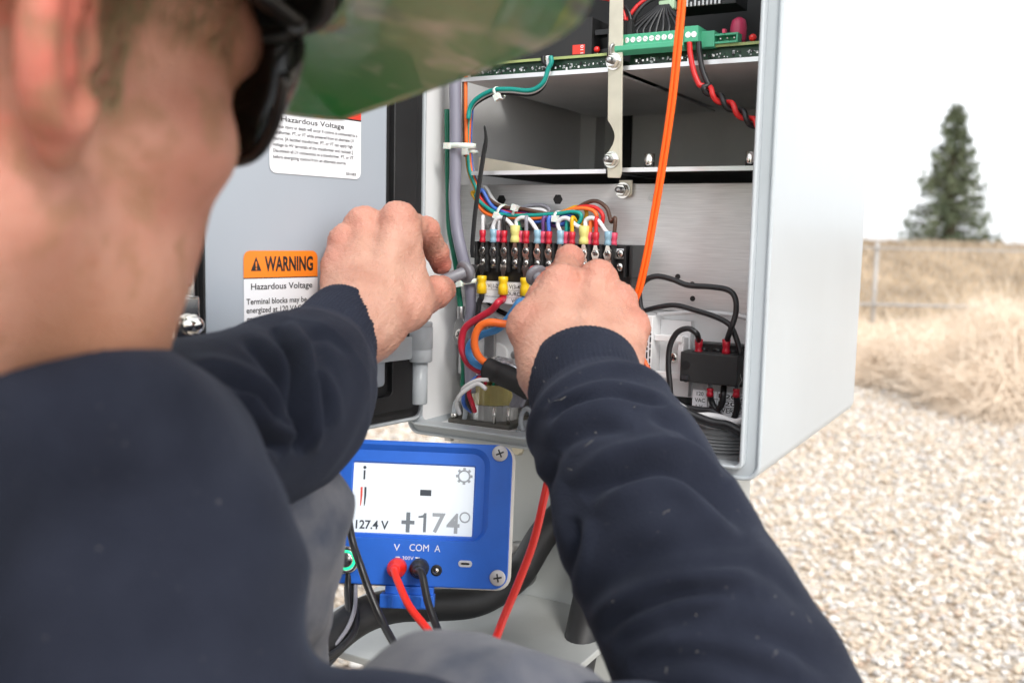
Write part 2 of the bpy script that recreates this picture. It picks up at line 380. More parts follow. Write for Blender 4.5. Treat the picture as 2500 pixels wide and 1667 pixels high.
# --- floor fittings: grey clip mounts
for q in ((775, 1080), (1345, 1170)):
    p = CF.loc(hit(*z8(*q), CF.w(0, 0, 0.012), Z)); 
    fr = Fr(CF.w(p.x, p.y, 0.0035), c_r, c_d, Z)
    m = MB(PAINT); P = [fr.w(0.006 * math.cos(R(t)), 0, 0.011 + 0.011 * math.sin(R(t))) for t in range(-50, 231, 20)]
    m.tube(P, 0.0022, 8); m.box(fr, -0.008, 0.008, -0.005, 0.005, -0.0005, 0.003); m.build('cable_clip', cabinet, auto=40)
p = CF.loc(hit(*z8(1335, 1205), CF.w(0, 0, 0.006), Z)); m = MB(PAINT); m.lathe(frame_dir(CF.w(p.x, p.y, p.z), -c_d + Z * .4), [(0.0065, -.002), (0.0075, 0.001), (0.006, 0.003)], 18); m.build('floor_plug', cabinet)
# --- welded bracket with screws at the back of the wire bay
fr = CF
for q, rr in (((1040, 590), 0.0042), ((1240, 580), 0.0035)):
    p = cp(*z8(*q), PY - 0.002); m = MB(CHROME if rr > .004 else STEEL); m.lathe(frame_dir(p, -c_d), [(rr, -0.002), (rr, 0.001), (rr * .6, 0.0028)], 16); m.build('screw', cabinet)
p = cl(*z8(1030, 585), PY - .001); m = MB(PAINT_IN); m.prism(CF, rrect(p.x - 0.018, p.x + 0.018, p.z - 0.012, p.z + 0.012, 0.011), PY - 0.001, PY + 0.0028); m.build('panel_tab', cabinet, bevel=0.0008)
p = cp(*z8(1010, 350), PY - 0.004); m = MB(STEEL); m.cyl(p, p + c_d * 0.006, 0.006, n=6, smooth=False); m.cyl(p - c_d * .006, p, 0.003, n=12); m.build('bolt', cabinet)
p = cl(*z8(1020, 480), PY - 0.006); m = MB(STEEL); m.box(CF, p.x - 0.005, p.x + 0.006, p.y, p.y + 0.004, p.z - 0.012, p.z + 0.014); m.build('angle_clip', cabinet, bevel=0.0008)

# --- hinge (left front edge) : knuckles on the door, pin on the box
hp = cp(*z8(470, 470), -0.012)
hl = CF.loc(hp)
HX, HY = hl.x - 0.004, -0.012
def hz(py): return CF.loc(hit(*z8(470, py), CF.w(HX, HY, 0), c_d)).z
m = MB(PAINT); zt, zb = hz(300), hz(640)
zz = [zt - (zt - zb) * t for t in (0, .02, .10, .12, .13, .66, .68, .70, .97, 1)]
rr = [.0095, .0105, .0105, .0098, .0108, .0108, .0100, .0106, .0106, .0096]
m.lathe(Fr(CF.w(HX, HY, 0), c_r, c_d, Z), list(zip(rr, zz))[::-1], 24)
hinge = m.build('hinge', cabinet)
m = MB(PAINT); m.lathe(Fr(CF.w(HX, HY, 0), c_r, c_d, Z), [(0.006, hz(1000)), (0.0068, hz(990)), (0.0068, zb + .0002)], 20); m.build('pin', hinge)
m = MB(BLACK); m.cyl(CF.w(HX + .004, HY, zt + .0002), CF.w(HX + .004, HY, zt + 0.01), 0.003, n=10); m.build('pin_head', hinge)

# ------------------------------------------------------------------ door (swung open to the left)
DA = R(37.6)
d_u = Vector((-math.sin(DA), -math.cos(DA), 0)); d_n = Vector((math.cos(DA), -math.sin(DA), 0))   # out along the door, inner face normal
HP = CF.w(HX, HY, 0)
DO = HP + d_n * (-0.006)
# local frame of the door: x from hinge outwards, y away from the viewer, z up
DF = Fr(Vector((DO.x, DO.y, CF.o.z + 0.0)), d_u, -d_n, Z)
def dl(px, py, off=0.0): return DF.loc(hit(px, py, DF.w(0, -off, 0), d_n))
DW = dl(470, 700).x + 0.004
zb_d = dl(*z8(60, 1205)).z
print('door', DW, zb_d)
door = None
m = MB(PAINT)
m.ringprism(DF, rrect(-0.012, DW, zb_d, CH + .006, 0.01)[::-1], rrect(-0.009, DW - .003, zb_d + .003, CH + .003, 0.008)[::-1], 0.0, 0.022)
m.prism(DF, rrect(-0.0115, DW - .0005, zb_d + .0005, CH + .0055, 0.01)[::-1], 0.0195, 0.0225)
door = m.build('door', cabinet, bevel=0.0015, auto=35)
gx = dl(938, 560).x
m = MB(PAINT_DR); m.prism(DF, rrect(gx, DW - 0.012, zb_d + 0.034, CH - 0.03, 0.004)[::-1], -0.003, 0.0192); m.build('inner_skin', door, bevel=0.002)
m = MB(RUBBER); m.ringprism(DF, rrect(-0.0085, DW - .0095, zb_d + .0035, CH + .0025, 0.007)[::-1], rrect(gx - .0005, DW - .0115, zb_d + .0335, CH - .0295, 0.004)[::-1], 0.002, 0.019); 
m.ringprism(DF, rrect(0.003, DW - .0098, zb_d + .0125, CH - .0095, 0.007)[::-1], rrect(gx - .007, DW - .0112, zb_d + .0255, CH - .0205, 0.005)[::-1], -0.004, 0.0019)
m.build('gasket', door, bevel=0.0015, auto=35)
# hinge leaf arm
m = MB(PAINT); zl, zh = hz(610), hz(420)
m.box(DF, 0.002, 0.05, -0.004 - .003, -0.0035, zl, zh); m.build('hinge_leaf', door, bevel=0.001)
# latch hardware on the free edge
lf = dl(436, 705)
LF = Fr(DF.w(lf.x, -0.006, lf.z), d_u, -d_n, Z)
m = MB(CHROME); m.box(LF, -0.006, 0.016, -0.004, 0.002, -0.03, 0.045); m.box(LF, -0.004, 0.014, -0.012, -0.0041, -0.032, -0.004)
m.lathe(frame_dir(LF.w(0.004, -0.012, -0.022), d_n), [(0.006, 0), (0.007, 0.003), (0.005, 0.009), (0.002, 0.011)], 16); m.build('latch', door, bevel=0.0015, auto=40)
m = MB(CHROME); m.box(LF, -0.001, 0.011, -0.010, -0.0042, 0.002, 0.044); m.build('latch_rod', door, bevel=0.002)

# --- stickers.  frame: x to the viewer's right, z up, y into the door
def label_frame(pxl, pyt, pxr):
    off = 0.0034
    a = hit(pxl, pyt, DF.w(0, -off, 0), d_n); b = hit(pxr, pyt, DF.w(0, -off, 0), d_n)
    return Fr(a, -d_u, -d_n, Z), (b - a).dot(-d_u)
LFr, LW = label_frame(594, 612, 775)
k = LW / 0.1
tilt = 0.0
h_or = 0.0283 * k
m = MB(ORANGEL)
LH = 0.100 * k
P = [q for q in rrect(0, LW, -LH, 0, 0.008 * k)]
def cut(P, zlo, zhi):
    out = []
    n = len(P)
    for i in range(n):
        a, b = P[i], P[(i + 1) % n]
        ina = zlo <= a[1] <= zhi
        if ina: out.append(a)
        for zc in (zlo, zhi):
            if (a[1] - zc) * (b[1] - zc) < 0:
                t = (zc - a[1]) / (b[1] - a[1]); out.append((a[0] + (b[0] - a[0]) * t, zc))
    return out
def sheet(m, fr, P, y, flip=False):
    m.add([fr.w(x, y, z) for x, z in P], [list(range(len(P)))], False)
ys = -0.0002
sheet(m, LFr, cut(P, -h_or, 1), ys); m.mat(WHITEL); sheet(m, LFr, cut(P, -1, -h_or - 0.0012 * k), ys)
m.mat(INK); sheet(m, LFr, [(0, -h_or), (LW, -h_or), (LW, -h_or - .0012 * k), (0, -h_or - .0012 * k)][::-1], ys)
yt = -0.0004
m.text(LFr, 'WARNING', 0.027 * k, -0.0212 * k, 0.0150 * k, 0.066 * k, yt, 0.03)
sheet(m, LFr, [(0.009 * k, -0.0212 * k), (0.0225 * k, -0.0212 * k), (0.01575 * k, -0.0062 * k)], yt)
m.mat(ORANGEL); m.text(LFr, '!', 0.0157 * k, -0.0198 * k, 0.0085 * k, 0.0022 * k, yt - .0002, 0.02, centre=True)
m.mat(INK); m.text(LFr, 'Hazardous Voltage', 0.009 * k, -0.0408 * k, 0.0066 * k, 0.083 * k, yt, 0.012)
for i, t in enumerate(('Terminal blocks may be', 'energized at 120 VAC or', 'greater.')):
    m.text(LFr, t, 0.003 * k, (-0.0562 - 0.0091 * i) * k, 0.0060 * k, (0.081, 0.084, 0.026)[i] * k, yt, 0.014)
m.build('warning_label', door)
LFr2, LW2 = label_frame(657, 300, 881)
k = LW2 / 0.13; zb2 = (LFr2.loc(hit(780, 431, LFr2.o, d_n))).z; topz = zb2 + 0.125 * k
P = rrect(0, LW2, zb2, topz, 0.008 * k); zs = LFr2.loc(hit(870, 297, LFr2.o, d_n)).z
m = MB(REDL); sheet(m, LFr2, cut(P, zs + .0012, 1), ys); m.mat(WHITEL); sheet(m, LFr2, cut(P, -1, zs), ys); m.mat(INK)
sheet(m, LFr2, [(0, zs + .0012), (LW2, zs + .0012), (LW2, zs), (0, zs)][::-1], ys)
m.mat(WHITEL); m.text(LFr2, 'DANGER', LW2 / 2, zs + .01 * k, 0.02 * k, 0.07 * k, yt, 0.012, centre=True); m.mat(INK)
HL2 = zs - zb2
m.text(LFr2, 'Hazardous Voltage', LW2 * .12, zs - HL2 * .165, HL2 * .085, LW2 * .68, yt, 0.012)
T2 = ['Serious injury or death will occur if control is connected to a', 'transformer, PT, or VT while powered from an alternate LV', 'source. [A backfed transformer, PT, or VT can apply high',
      'voltage to HV terminals of the transformer and recloser.]', 'Disconnect all LV connections to a transformer, PT, or VT', 'before energizing control from an alternate source.']
for i, (t, wd) in enumerate(zip(T2, (.92, .88, .865, .865, .875, .79))):
    m.text(LFr2, t, LW2 * .035, zs - HL2 * (.275 + .098 * i), HL2 * .056, wd * LW2, yt, 0.012)
m.text(LFr2, 'SI01083', LW2 * .82, zb2 + HL2 * .06, HL2 * .045, LW2 * .12, yt, 0.01)
m.build('danger_label', door)
# ------------------------------------------------------------------ barrier terminal block
TY = 0.036                                    # plane of the screw heads
t1 = cl(*z1(700, 625), TY); t13 = cl(*z1(2015, 680), TY); t1b = cl(*z1(692, 742), TY)
PITCHT = (t13.x - t1.x) / 12; rowz = t1.z; rowz2 = t1b.z; xs0 = t1.x
print('pitch', PITCHT, 'row gap', rowz - rowz2, t13.z - t1.z)
TX = [xs0 + PITCHT * i for i in range(13)]
tb = empty('terminal_block', Fr(CF.w(TX[6], PY, rowz2 - 0.02), c_r, c_d, Z), 'black barrier terminal strip with two rows of screws and wires above', 'terminal block')
xa, xb = TX[0] - PITCHT * 0.55 - .004, TX[12] + PITCHT * 0.8
zt_, zb_ = rowz + 0.007, rowz2 - 0.008
m = MB(BLACK); m.box(CF, xa, xb, TY + 0.004, PY - .0002, zb_ - 0.008, zt_); m.build('base', tb, bevel=0.0008)
for i in range(14):
    x = TX[0] - PITCHT / 2 + i * PITCHT
    m = MB(BLACK); m.box(CF, x - 0.0009, x + 0.0009, TY - 0.0035, TY + 0.0039, zb_, zt_); m.build('barrier', tb, bevel=0.0003)
m = MB(BLACK); m.box(CF, xb + .0001, xb + 0.003, TY - 0.002, PY - .0002, zb_, zt_); m.build('end_wall', tb, bevel=0.0006)
p = TX[12]
m = MB(WHITEL); m.box(CF, p - PITCHT * 0.95, p + .0045, TY + 0.003, TY + 0.0038, rowz - 0.004, rowz + 0.004); m.mat(INK); m.box(CF, p - PITCHT * .75, p - PITCHT * .35, TY + .0026, TY + .0029, rowz - .0006, rowz + .0006); m.build('marker_strip', tb)
def screw(parent, pos, r, d=None, phil=True, mtl=None, name='screw'):
    d = -c_d if d is None else d
    fr = frame_dir(pos, d)
    mm = MB(mtl or CHROME); mm.lathe(fr, [(r * .9, -0.0025), (r, -0.0003), (r * 0.97, 0.0004), (r * 0.75, 0.0011), (r * 0.35, 0.0015), (r * .05, 0.0016)], 16)
    a = random.uniform(0, 1.5); mm.mat(INK)
    for q in (a, a + math.pi / 2):
        f2 = Fr(fr.w(0, 0, 0.0011), fr.x * math.cos(q) + fr.y * math.sin(q), fr.y * math.cos(q) - fr.x * math.sin(q), fr.z)
        mm.box(f2, -r * 0.6, r * 0.6, -r * 0.11, r * 0.11, 0, 0.0006)
    return mm.build(name, parent)
for i in range(13):
    screw(tb, CF.w(TX[i], TY, rowz), 0.0034)
    screw(tb, CF.w(TX[i], TY, rowz2), 0.0034)
    if i < 12:
        m = MB(CHROME); m.box(CF, TX[i] - 0.0034, TX[i] + 0.0034, TY + 0.0016, TY + 0.0024, rowz2 - 0.005, rowz + 0.004); m.build('contact_plate', tb)
# printed strip under the block
la = cl(*z1(640, 905), PY - 0.02); LBx0 = xa; LBx1 = xb - 0.002
zc = zb_ - 0.0085
m = MB(WHITEL); zl2 = zc - 0.0185
m.box(CF, LBx0, LBx1, TY + 0.0035, TY + 0.0042, zl2, zc); m.mat(INK)
FT = Fr(CF.w(0, TY + 0.0035, 0), c_r, c_d, Z)
for i, t in enumerate(('V(1-2)', 'V(3-4)', 'V(5-6)', 'V(1-2)', 'V(3-4)', 'V(5-6)')):
    m.text(FT, t, TX[0] + 0.004 + PITCHT * (2 * i - .05), zc - 0.0054, 0.0033, None, -0.0002, 0.01)
m.text(FT, 'SOURCE', TX[2] - 0.001, zc - 0.0114, 0.0033, None, -0.0002, 0.01)
m.text(FT, 'VOLTAGE', TX[2] + 0.006, zc - 0.0172, 0.0033, None, -0.0002, 0.01)
for z_ in (zc - 0.0070, zc - 0.0130): m.box(FT, LBx0 + .001, LBx1 - .001, -0.0002, -0.0001, z_ - .00012, z_ + .00012)
m.build('label_strip', tb)

# ------------------------------------------------------------------ wires
def crimp(m, tip, out, r, ln, mtl, ring=True):
    """vinyl barrel that starts at tip and runs ln along out; ring tongue behind tip"""
    o = out.normalized(); fr = frame_dir(tip, o)
    m.mat(mtl); m.lathe(fr, [(r * 0.8, 0), (r, 0.0004), (r * 1.0, ln * 0.22), (r * 0.86, ln * 0.34), (r * 0.86, ln * 0.45), (r * 1.0, ln * 0.56), (r * 1.05, ln * 0.97), (r * 0.8, ln)], 12)
    if ring:
        m.mat(CHROME); f2 = Fr(tip - o * 0.006, c_r, c_d, o)
        m.prism(Fr(tip, c_r, c_d, o), [(-0.0012, 0.001), (-0.0022, -0.004), (-0.0036, -0.007), (-0.0022, -0.0115), (0.0022, -0.0115), (0.0036, -0.007), (0.0022, -0.004), (0.0012, 0.001)], -0.0005, 0.0005)
def wire(col, pts, r, label, sub=8, cat='wire', group=None, crimps=(), n=10, name='wire'):
    m = MB(WIRE[col]); m.tube(smooth_path(pts, sub), r, n)
    if not crimps: return m.build(name, None, label=label, cat=cat, group=group)
    a = np.array([tuple(p) for p in m.v]); base = Vector(((a[:, 0].min() + a[:, 0].max()) / 2, (a[:, 1].min() + a[:, 1].max()) / 2, a[:, 2].min()))
    e = empty(name, Fr(base, (1, 0, 0), (0, 1, 0), (0, 0, 1)), label, cat, group)
    m.build('insulation', e)
    for (tip, out, cr, ln, mtl) in crimps:
        mm = MB(mtl); crimp(mm, tip, out, cr, ln, mtl); mm.build('ring_terminal', e)
    return e
def zp(f, y): return lambda *q: [cp(*f(a[0], a[1]), a[2] if len(a) > 2 else y) for a in q]
G1 = 'thin wires in the harness above the terminal strip'
rw = 0.00165
def lug(i, row, r, ln, mtl, dz=0.0, dx=0.0, dy=0.0):
    s = 1 if row == 0 else -1
    z = (rowz if row == 0 else rowz2) + s * (0.0062 + dz)
    tip = CF.w(TX[i] + dx, TY - 0.0006 + dy, z)
    return (tip, Z * s + c_r * dx * 6, r, ln, mtl)
def end(l): return l[0] + l[1].normalized() * l[3] * 0.85
def jump(i, j, a, b, apex, label):
    m0 = end(a); m1 = end(b); mid = [cp(*z1(*q), TY) for q in apex]
    return wire('white', [m0] + mid + [m1], 0.0018, label, crimps=(a,))
# white jumper loops with blue and pale yellow crimps
LY4 = lug(3, 0, 0.0042, 0.0145, C_CRIMPY, dz=.0005); LY10 = lug(9, 0, 0.0042, 0.0150, C_CRIMPY, dz=.0005)
LB = {i: lug(i, 0, 0.0031, 0.0115, C_CRIMPB) for i in (1, 5, 7, 11)}
wire('white', [end(LB[1]), cp(*z1(800, 400), TY), cp(*z1(830, 340), TY), cp(*z1(890, 322), TY), cp(*z1(945, 355), TY), end(LY4) + c_r * -.0014], 0.0018, 'white jumper loop from the leftmost blue crimp to a pale yellow crimp', crimps=(LB[1],))
wire('white', [end(LY4) + c_r * .0014, cp(*z1(1025, 350), TY), cp(*z1(1080, 318), TY), cp(*z1(1150, 345), TY), cp(*z1(1205, 420), TY), end(LB[5])], 0.0018, 'white jumper loop leaving the left pale yellow crimp rightwards', crimps=(LY4, LB[5]))
wire('white', [end(LB[7]), cp(*z1(1418, 380), TY), cp(*z1(1455, 330), TY), cp(*z1(1520, 330), TY), cp(*z1(1590, 390), TY), end(LY10) + c_r * -.0014], 0.0018, 'white jumper loop just left of the right pale yellow crimp', crimps=(LB[7],))
wire('white', [end(LY10) + c_r * .0014, cp(*z1(1685, 350), TY), cp(*z1(1740, 322), TY), cp(*z1(1810, 355), TY), cp(*z1(1870, 440), TY), end(LB[11])], 0.0018, 'white jumper loop right of the right pale yellow crimp', crimps=(LY10, LB[11]))
# harness: wires come down beside the loom, sweep right under the ties and drop to the red crimps
HY_ = 0.046
def hv(off, spread, y=HY_):
    """common run of the harness: off shifts across the bundle (zoom-1 pixels)"""
    base = [(380, 700), (372, 850), (372, 950), (385, 1090), (430, 1215)]     # zoom-3
    P = [cp(*z3(x + off * 0.55, yy), y) for x, yy in base]
    return P
def harness(col, off, sweep, i, mtl, label, y=HY_, back=True, r=rw, start=None):
    P = hv(off, 0, y) if start is None else [cp(*z3(*q), y) for q in start]
    P += [cp(*z1(a, b), y) for a, b in sweep]
    L = lug(i, 0, 0.0027, 0.0105, mtl, dx=0.004 if back else 0.0, dy=0.0025 if back else 0.0)
    P += [L[0] + L[1].normalized() * 0.022, end(L)]
    return wire(col, P, r, label, crimps=(L,), sub=6)
harness('teal', 0, [(640, 130), (770, 245), (900, 292), (1100, 298), (1380, 285), (1560, 262), (1640, 290), (1620, 370), (1520, 425)], 7, C_PINK, 'teal wire running along the lower side of the harness and dropping mid strip', y=.040)
harness('orange', 14, [(655, 190), (760, 290), (1000, 320), (1200, 325), (1400, 290), (1600, 232), (1740, 245), (1790, 310), (1740, 400)], 9, C_PINK, 'orange wire arching highest over the right pale yellow crimp', y=.041)
harness('blue', 30, [(700, 60), (800, 220), (1000, 300), (1180, 360), (1330, 335), (1470, 298), (1560, 310), (1450, 390)], 6, C_RED, 'royal blue wire bending back to the middle of the terminal strip', y=.043, back=False)
harness('purple', 20, [(690, 110), (780, 200), (1000, 258), (1200, 282), (1400, 300), (1480, 350), (1380, 400)], 5, C_PINK, 'purple wire in the harness above the terminal strip', y=.047)
harness('bred', 8, [(670, 120), (760, 215), (960, 275), (1200, 300), (1450, 275), (1650, 215), (1780, 225), (1850, 300), (1830, 400)], 10, C_RED, 'bright red wire arching over the right part of the terminal strip', y=.044, back=False)
harness('brown', 26, [(700, 90), (860, 205), (1100, 240), (1350, 285), (1560, 245), (1700, 175), (1800, 165), (1890, 235), (1930, 360)], 11, C_PINK, 'brown wire looping down to the right end of the terminal strip', y=.045)
harness('yellow', -14, [(600, 90), (720, 240), (900, 300), (1200, 305), (1450, 270), (1590, 218), (1680, 240), (1690, 310), (1630, 400)], 8, C_RED, 'yellow wire dropping just left of the right pale yellow crimp', y=.048, back=False)
harness('grey', 22, [(720, 80), (850, 215), (1000, 235), (1180, 200), (1290, 205), (1340, 260), (1250, 350), (1160, 420)], 4, C_RED, 'grey wire making a small upper loop behind the harness', y=.055, back=False)
harness('white', 24, [(690, 75), (800, 170), (920, 215), (1100, 240), (1260, 245), (1300, 290), (1180, 380), (900, 400), (850, 430)], 1, C_PINK, 'off-white wire on the upper side of the harness', y=.052)
harness('black', 30, [(700, 60), (820, 200), (1050, 300), (1200, 400), (1090, 430), (980, 420)], 2, C_RED, 'black wire tucked behind the left jumper loops', y=.058, back=False)
harness('white', 34, [(720, 20), (800, 150), (860, 210), (900, 300), (780, 370), (735, 420)], 0, C_RED, 'white wire turning down to the first screw of the terminal strip', y=.050, back=False)
harness('green', 4, [(660, 150), (800, 260), (1000, 300), (1300, 300), (1500, 290), (1600, 300), (1560, 390)], 3, C_PINK, 'dark green wire in the middle of the harness', y=.056)
# nylon ties round the harness
def tie(parent_lbl, a, b, y, head, w=0.0024):
    A = cp(*a, y - 0.006); B = cp(*b, y - 0.006); mid = (A + B) / 2; ax = (B - A)
    e = None
    m = MB(NYLON); n = 20; u = ax.normalized(); t = u.cross(c_d).normalized(); V = []
    for k in range(n):
        q = 2 * math.pi * k / n
        c = mid + c_d * 0.006 + u * (ax.length / 2 + .0005) * math.cos(q) - c_d * 0.0075 * math.sin(q)
        V.append(c)
    VV = [v + t * s * w / 2 for v in V for s in (-1, 1)]; VO = [v + (v - mid - c_d * .006).normalized() * 0.0009 + t * s * w / 2 for v in V for s in (-1, 1)]
    al = VV + VO; F = []
    for k in range(n):
        j = (k + 1) % n
        F += [(2 * k, 2 * j, 2 * j + 1, 2 * k + 1), (2 * n + 2 * k + 1, 2 * n + 2 * j + 1, 2 * n + 2 * j, 2 * n + 2 * k), (2 * k, 2 * n + 2 * k, 2 * n + 2 * j, 2 * j), (2 * k + 1, 2 * j + 1, 2 * n + 2 * j + 1, 2 * n + 2 * k + 1)]
    m.add(al, F, True)
    H = cp(*head, y - 0.0075); fr = Fr(H, t, c_d, u); m.box(fr, -0.0026, 0.0026, -0.003, 0.0015, -0.0026, 0.0026)
    return m.build('cable_tie', None, label=parent_lbl, cat='cable tie', group='pale nylon cable ties')
tie('pale nylon tie on the harness, nearest the grey loom', z1(875, 205), z1(838, 300), .046, z1(838, 302))
tie('pale nylon tie on the harness beside its left neighbour, second from the loom', z1(1015, 225), z1(990, 315), .046, z1(1010, 225))
tie('pale nylon tie at the middle of the harness above the blue wire', z1(1400, 265), z1(1395, 335), .045, z1(1398, 330))
# grey loom (cable) rising inside the left wall and its ties
LY_ = 0.030
loomP = [cp(*z3(290, 560), LY_), cp(*z3(293, 800), LY_), cp(*z3(292, 1100), LY_), cp(*z1(430, 120), LY_), cp(*z1(448, 400), LY_), cp(*z1(490, 620), LY_), cp(*z1(540, 820), LY_ + .004), cp(*z1(580, 1000), LY_ + .008), cp(*z1(590, 1200), LY_ + .012), cp(*z1(560, 1400), LY_ + .016), cp(*z8(860, 620), LY_ + .02), cp(*z8(870, 900), LY_ + .02)]
m = MB(WIRE['loom']); m.tube([loomP[0] + Z * 0.13] + smooth_path(loomP, 8), 0.0052, 16); m.build('loom_cable', None, label='thick purple-grey cable rising along the left inner wall', cat='cable')
tie('pale nylon tie with square head round the grey loom, upper left', z3(235, 930), z3(385, 930), LY_, z3(243, 932), w=.0045)
tie('pale nylon tie round the grey loom beside the probe guard', z1(460, 950), z1(605, 925), LY_ + .006, z1(482, 952), w=.004)
tie('thin pale tie round the wires right of the upper loom tie', z3(335, 972), z3(395, 966), .046, z3(360, 970), w=.0025)
P = [cp(*z3(240, 700), .036), cp(*z3(243, 1000), .036), cp(*z1(372, 200), .036), cp(*z1(380, 420), .034), cp(*z1(420, 640), .034), cp(*z1(450, 820), .036), cp(*z1(465, 1000), .038), cp(*z1(490, 1200), .040)]
gl = MB(WIRE['green']); gl.tube(smooth_path(P), 0.0026, 10)
ge = empty('ground_wire', Fr(P[-1], (1, 0, 0), (0, 1, 0), (0, 0, 1)), 'green earth wire beside the grey loom ending in a steel lug', 'wire')
gl.build('insulation', ge)
m = MB(STEEL); fr = Fr(P[-1], c_r, c_d, Z); m.lathe(frame_dir(P[-1] + Z * .003, -Z), [(0.003, 0), (0.0034, .001), (0.003, 0.011)], 12)
m.prism(fr, [(-0.0025, -0.006), (-0.006, -0.014), (-0.0075, -0.024), (-0.004, -0.031), (0.004, -0.031), (0.0075, -0.024), (0.006, -0.014), (0.0025, -0.006)], -0.001, 0.001); m.build('lug', ge, bevel=.0004)
screw(ge, fr.w(0, -0.001, -0.022), 0.0052, name='bolt')
wire('green', [cp(*z8(800, 560), .05), cp(*z8(808, 700), .05), cp(*z8(800, 850), .05)], 0.0026, 'short green wire below the steel earth lug')
# black tie tail standing in front of the loom
m = MB(BLACKM); P = [cp(*z3(478, 800), .020), cp(*z3(487, 890), .022), cp(*z3(470, 1000), .024), cp(*z1(660, 40), .026), cp(*z1(625, 300), .028), cp(*z1(600, 600), .030), cp(*z1(605, 700), .032)]
m.tube(smooth_path(P), [0.0002] * 1 + [0.0012 + 0.0016 * min(1, k / 12) for k in range(1, 49)], 8, flat=0.35); m.build('strap_tail', None, label='thin pointed black strap tail standing left of the harness', cat='strap')
# wires climbing from the harness to the upper boards
for col, dy, lb in (('teal', 0, 'teal wire curving up from the loom to the upper left board'), ('white', 10, 'white wire beside the teal one under the upper shelf'), ('black', 24, 'black wire lowest of the three under the upper shelf')):
    q = [(375, 760), (385 + dy * .2, 690 + dy * .6), (430, 630 + dy), (530, 578 + dy), (640, 570 + dy), (770, 578 + dy), (850, 530 + dy), (885 + dy * .1, 440), (905 - dy * 2, 400), (900 - dy * 2, 360)]
    wire(col, [cp(*z3(*a), .030 + dy * .0002) for a in q], 0.0019, lb)
tie('pale tie round the three wires below the upper left shelf', z3(535, 560), z3(560, 622), .032, z3(563, 622), w=.0022)
for col, x, lb in (('orange', 358, 'orange-pink wire rising beside the loom near the brim'), ('brown', 348, 'brown wire rising between the loom and the orange one')):
    wire(col, [cp(*z3(x, 480), .036), cp(*z3(x, 700), .036), cp(*z3(x + 4, 900), .038), cp(*z3(x + 8, 1000), .040)], 0.0017, lb)
# lower leads with yellow crimps
LK = {i: lug(i, 1, 0.0042, 0.0155, C_YEL, dz=.0055) for i in (0, 2, 4)}
def lead(col, i, pts, label, r, y=0.032):
    L = LK[i]; return wire(col, [end(L), L[0] - Z * (L[3] + .004)] + [cp(*z8(*q[:2]), q[2] if len(q) > 2 else y) for q in pts], r, label, crimps=(L,))
lead('black', 0, [(945, 120), (930, 220), (920, 330), (915, 420)], 'black lead hanging from the leftmost yellow crimp', 0.0024, .036)
lead('red', 2, [(1105, 130), (1050, 195), (955, 255), (845, 325), (800, 400), (790, 520), (840, 640), (930, 710), (1010, 735)], 'dark red lead sweeping down from the middle yellow crimp', 0.0031, .022)
lead('sky', 4, [(1280, 130), (1225, 215), (1165, 295), (1090, 365), (960, 410), (870, 480), (850, 560), (900, 650), (1020, 700)], 'light blue lead curling down from the right yellow crimp', 0.0031, .020)
wire('orange', [cp(*z8(*q), y) for q, y in (((1330, 330), .022), ((1250, 318), .018), ((1150, 315), .014), ((1030, 302), .010), ((950, 335), .008), ((905, 420), .007), ((905, 520), .009), ((950, 610), .013), ((1030, 665), .018))], 0.0033, 'orange lead looping in front of the light blue lead')
# black sleeve that takes the three leads
m = MB(BLACKM); m.tube(smooth_path([cp(*z8(1005, 690), .019), cp(*z8(1120, 740), .019), cp(*z8(1250, 800), .02), cp(*z8(1390, 880), .024)]), [0.0092] * 9 + [0.0098] * 16, 18); m.build('cable_sleeve', None, label='black sleeve around the three coloured leads below the terminal strip', cat='sleeve')
wire('white', [cp(*z8(*q), .056) for q in ((890, 30), (960, 130), (1050, 210), (1140, 280), (1250, 330))], 0.0026, 'white wire crossing diagonally behind the dark red lead')
wire('black', [cp(*z8(*q), .058) for q in ((900, 10), (990, 130), (1100, 200), (1230, 260), (1330, 300))], 0.0022, 'black wire crossing diagonally beside the white one')
# clear braid bundle behind the sleeve
m = MB(mat('clear film', (0.62, 0.62, 0.64), 0.15, 0.6, var=.5, vscale=260)); m.tube(smooth_path([cp(*z8(1100, 660), .045), cp(*z8(1200, 690), .042), cp(*z8(1330, 790), .04)]), 0.0075, 12); m.build('foil_shield', None, label='crinkled silver foil shield behind the black sleeve', cat='foil')

# ------------------------------------------------------------------ round multi-pin connector on the cabinet floor
pc = hit(*z8(1062, 1110), CF.w(0, 0, 0.008), Z); pcl = CF.loc(pc)
KF = Fr(CF.w(pcl.x, pcl.y, T), c_r, c_d, Z)
rc = 0.0205
con = empty('round_connector', KF, 'round ribbed translucent connector standing on the cabinet floor', 'connector')
m = MB(mat('grey cast plate', (0.13, 0.125, 0.11), 0.5, 0.3, var=.1)); m.box(KF, -0.032, 0.032, -0.027, 0.027, 0.0002, 0.005); m.build('base_plate', con, bevel=.0012)
AMB = mat('amber plastic', (0.52, 0.44, 0.16), 0.3, var=0.15, trans=0.3, sss=0.1); CLR = mat('clear plastic', (0.62, 0.62, 0.60), 0.18, var=0.2, trans=0.45)
for nm, z0, z1_, r_, mt in (('clear_collar', 0.0052, 0.019, rc + .001, CLR), ('amber_collar', 0.0192, 0.037, rc, AMB)):
    mm = MB(mt); n = 72; poly = []
    for kk in range(n):
        q = 2 * math.pi * kk / n; rr_ = r_ + (0.0009 if kk % 3 else 0); poly.append((rr_ * math.cos(q), rr_ * math.sin(q)))
    f2 = Fr(KF.o, KF.x, KF.z, KF.y)
    inner = [(x * .86, z) for x, z in poly]; inner = [(x * .86, z * .86) for x, z in poly]
    mm.ringprism(f2, poly, inner, z0, z1_); mm.build(nm, con, auto=50)
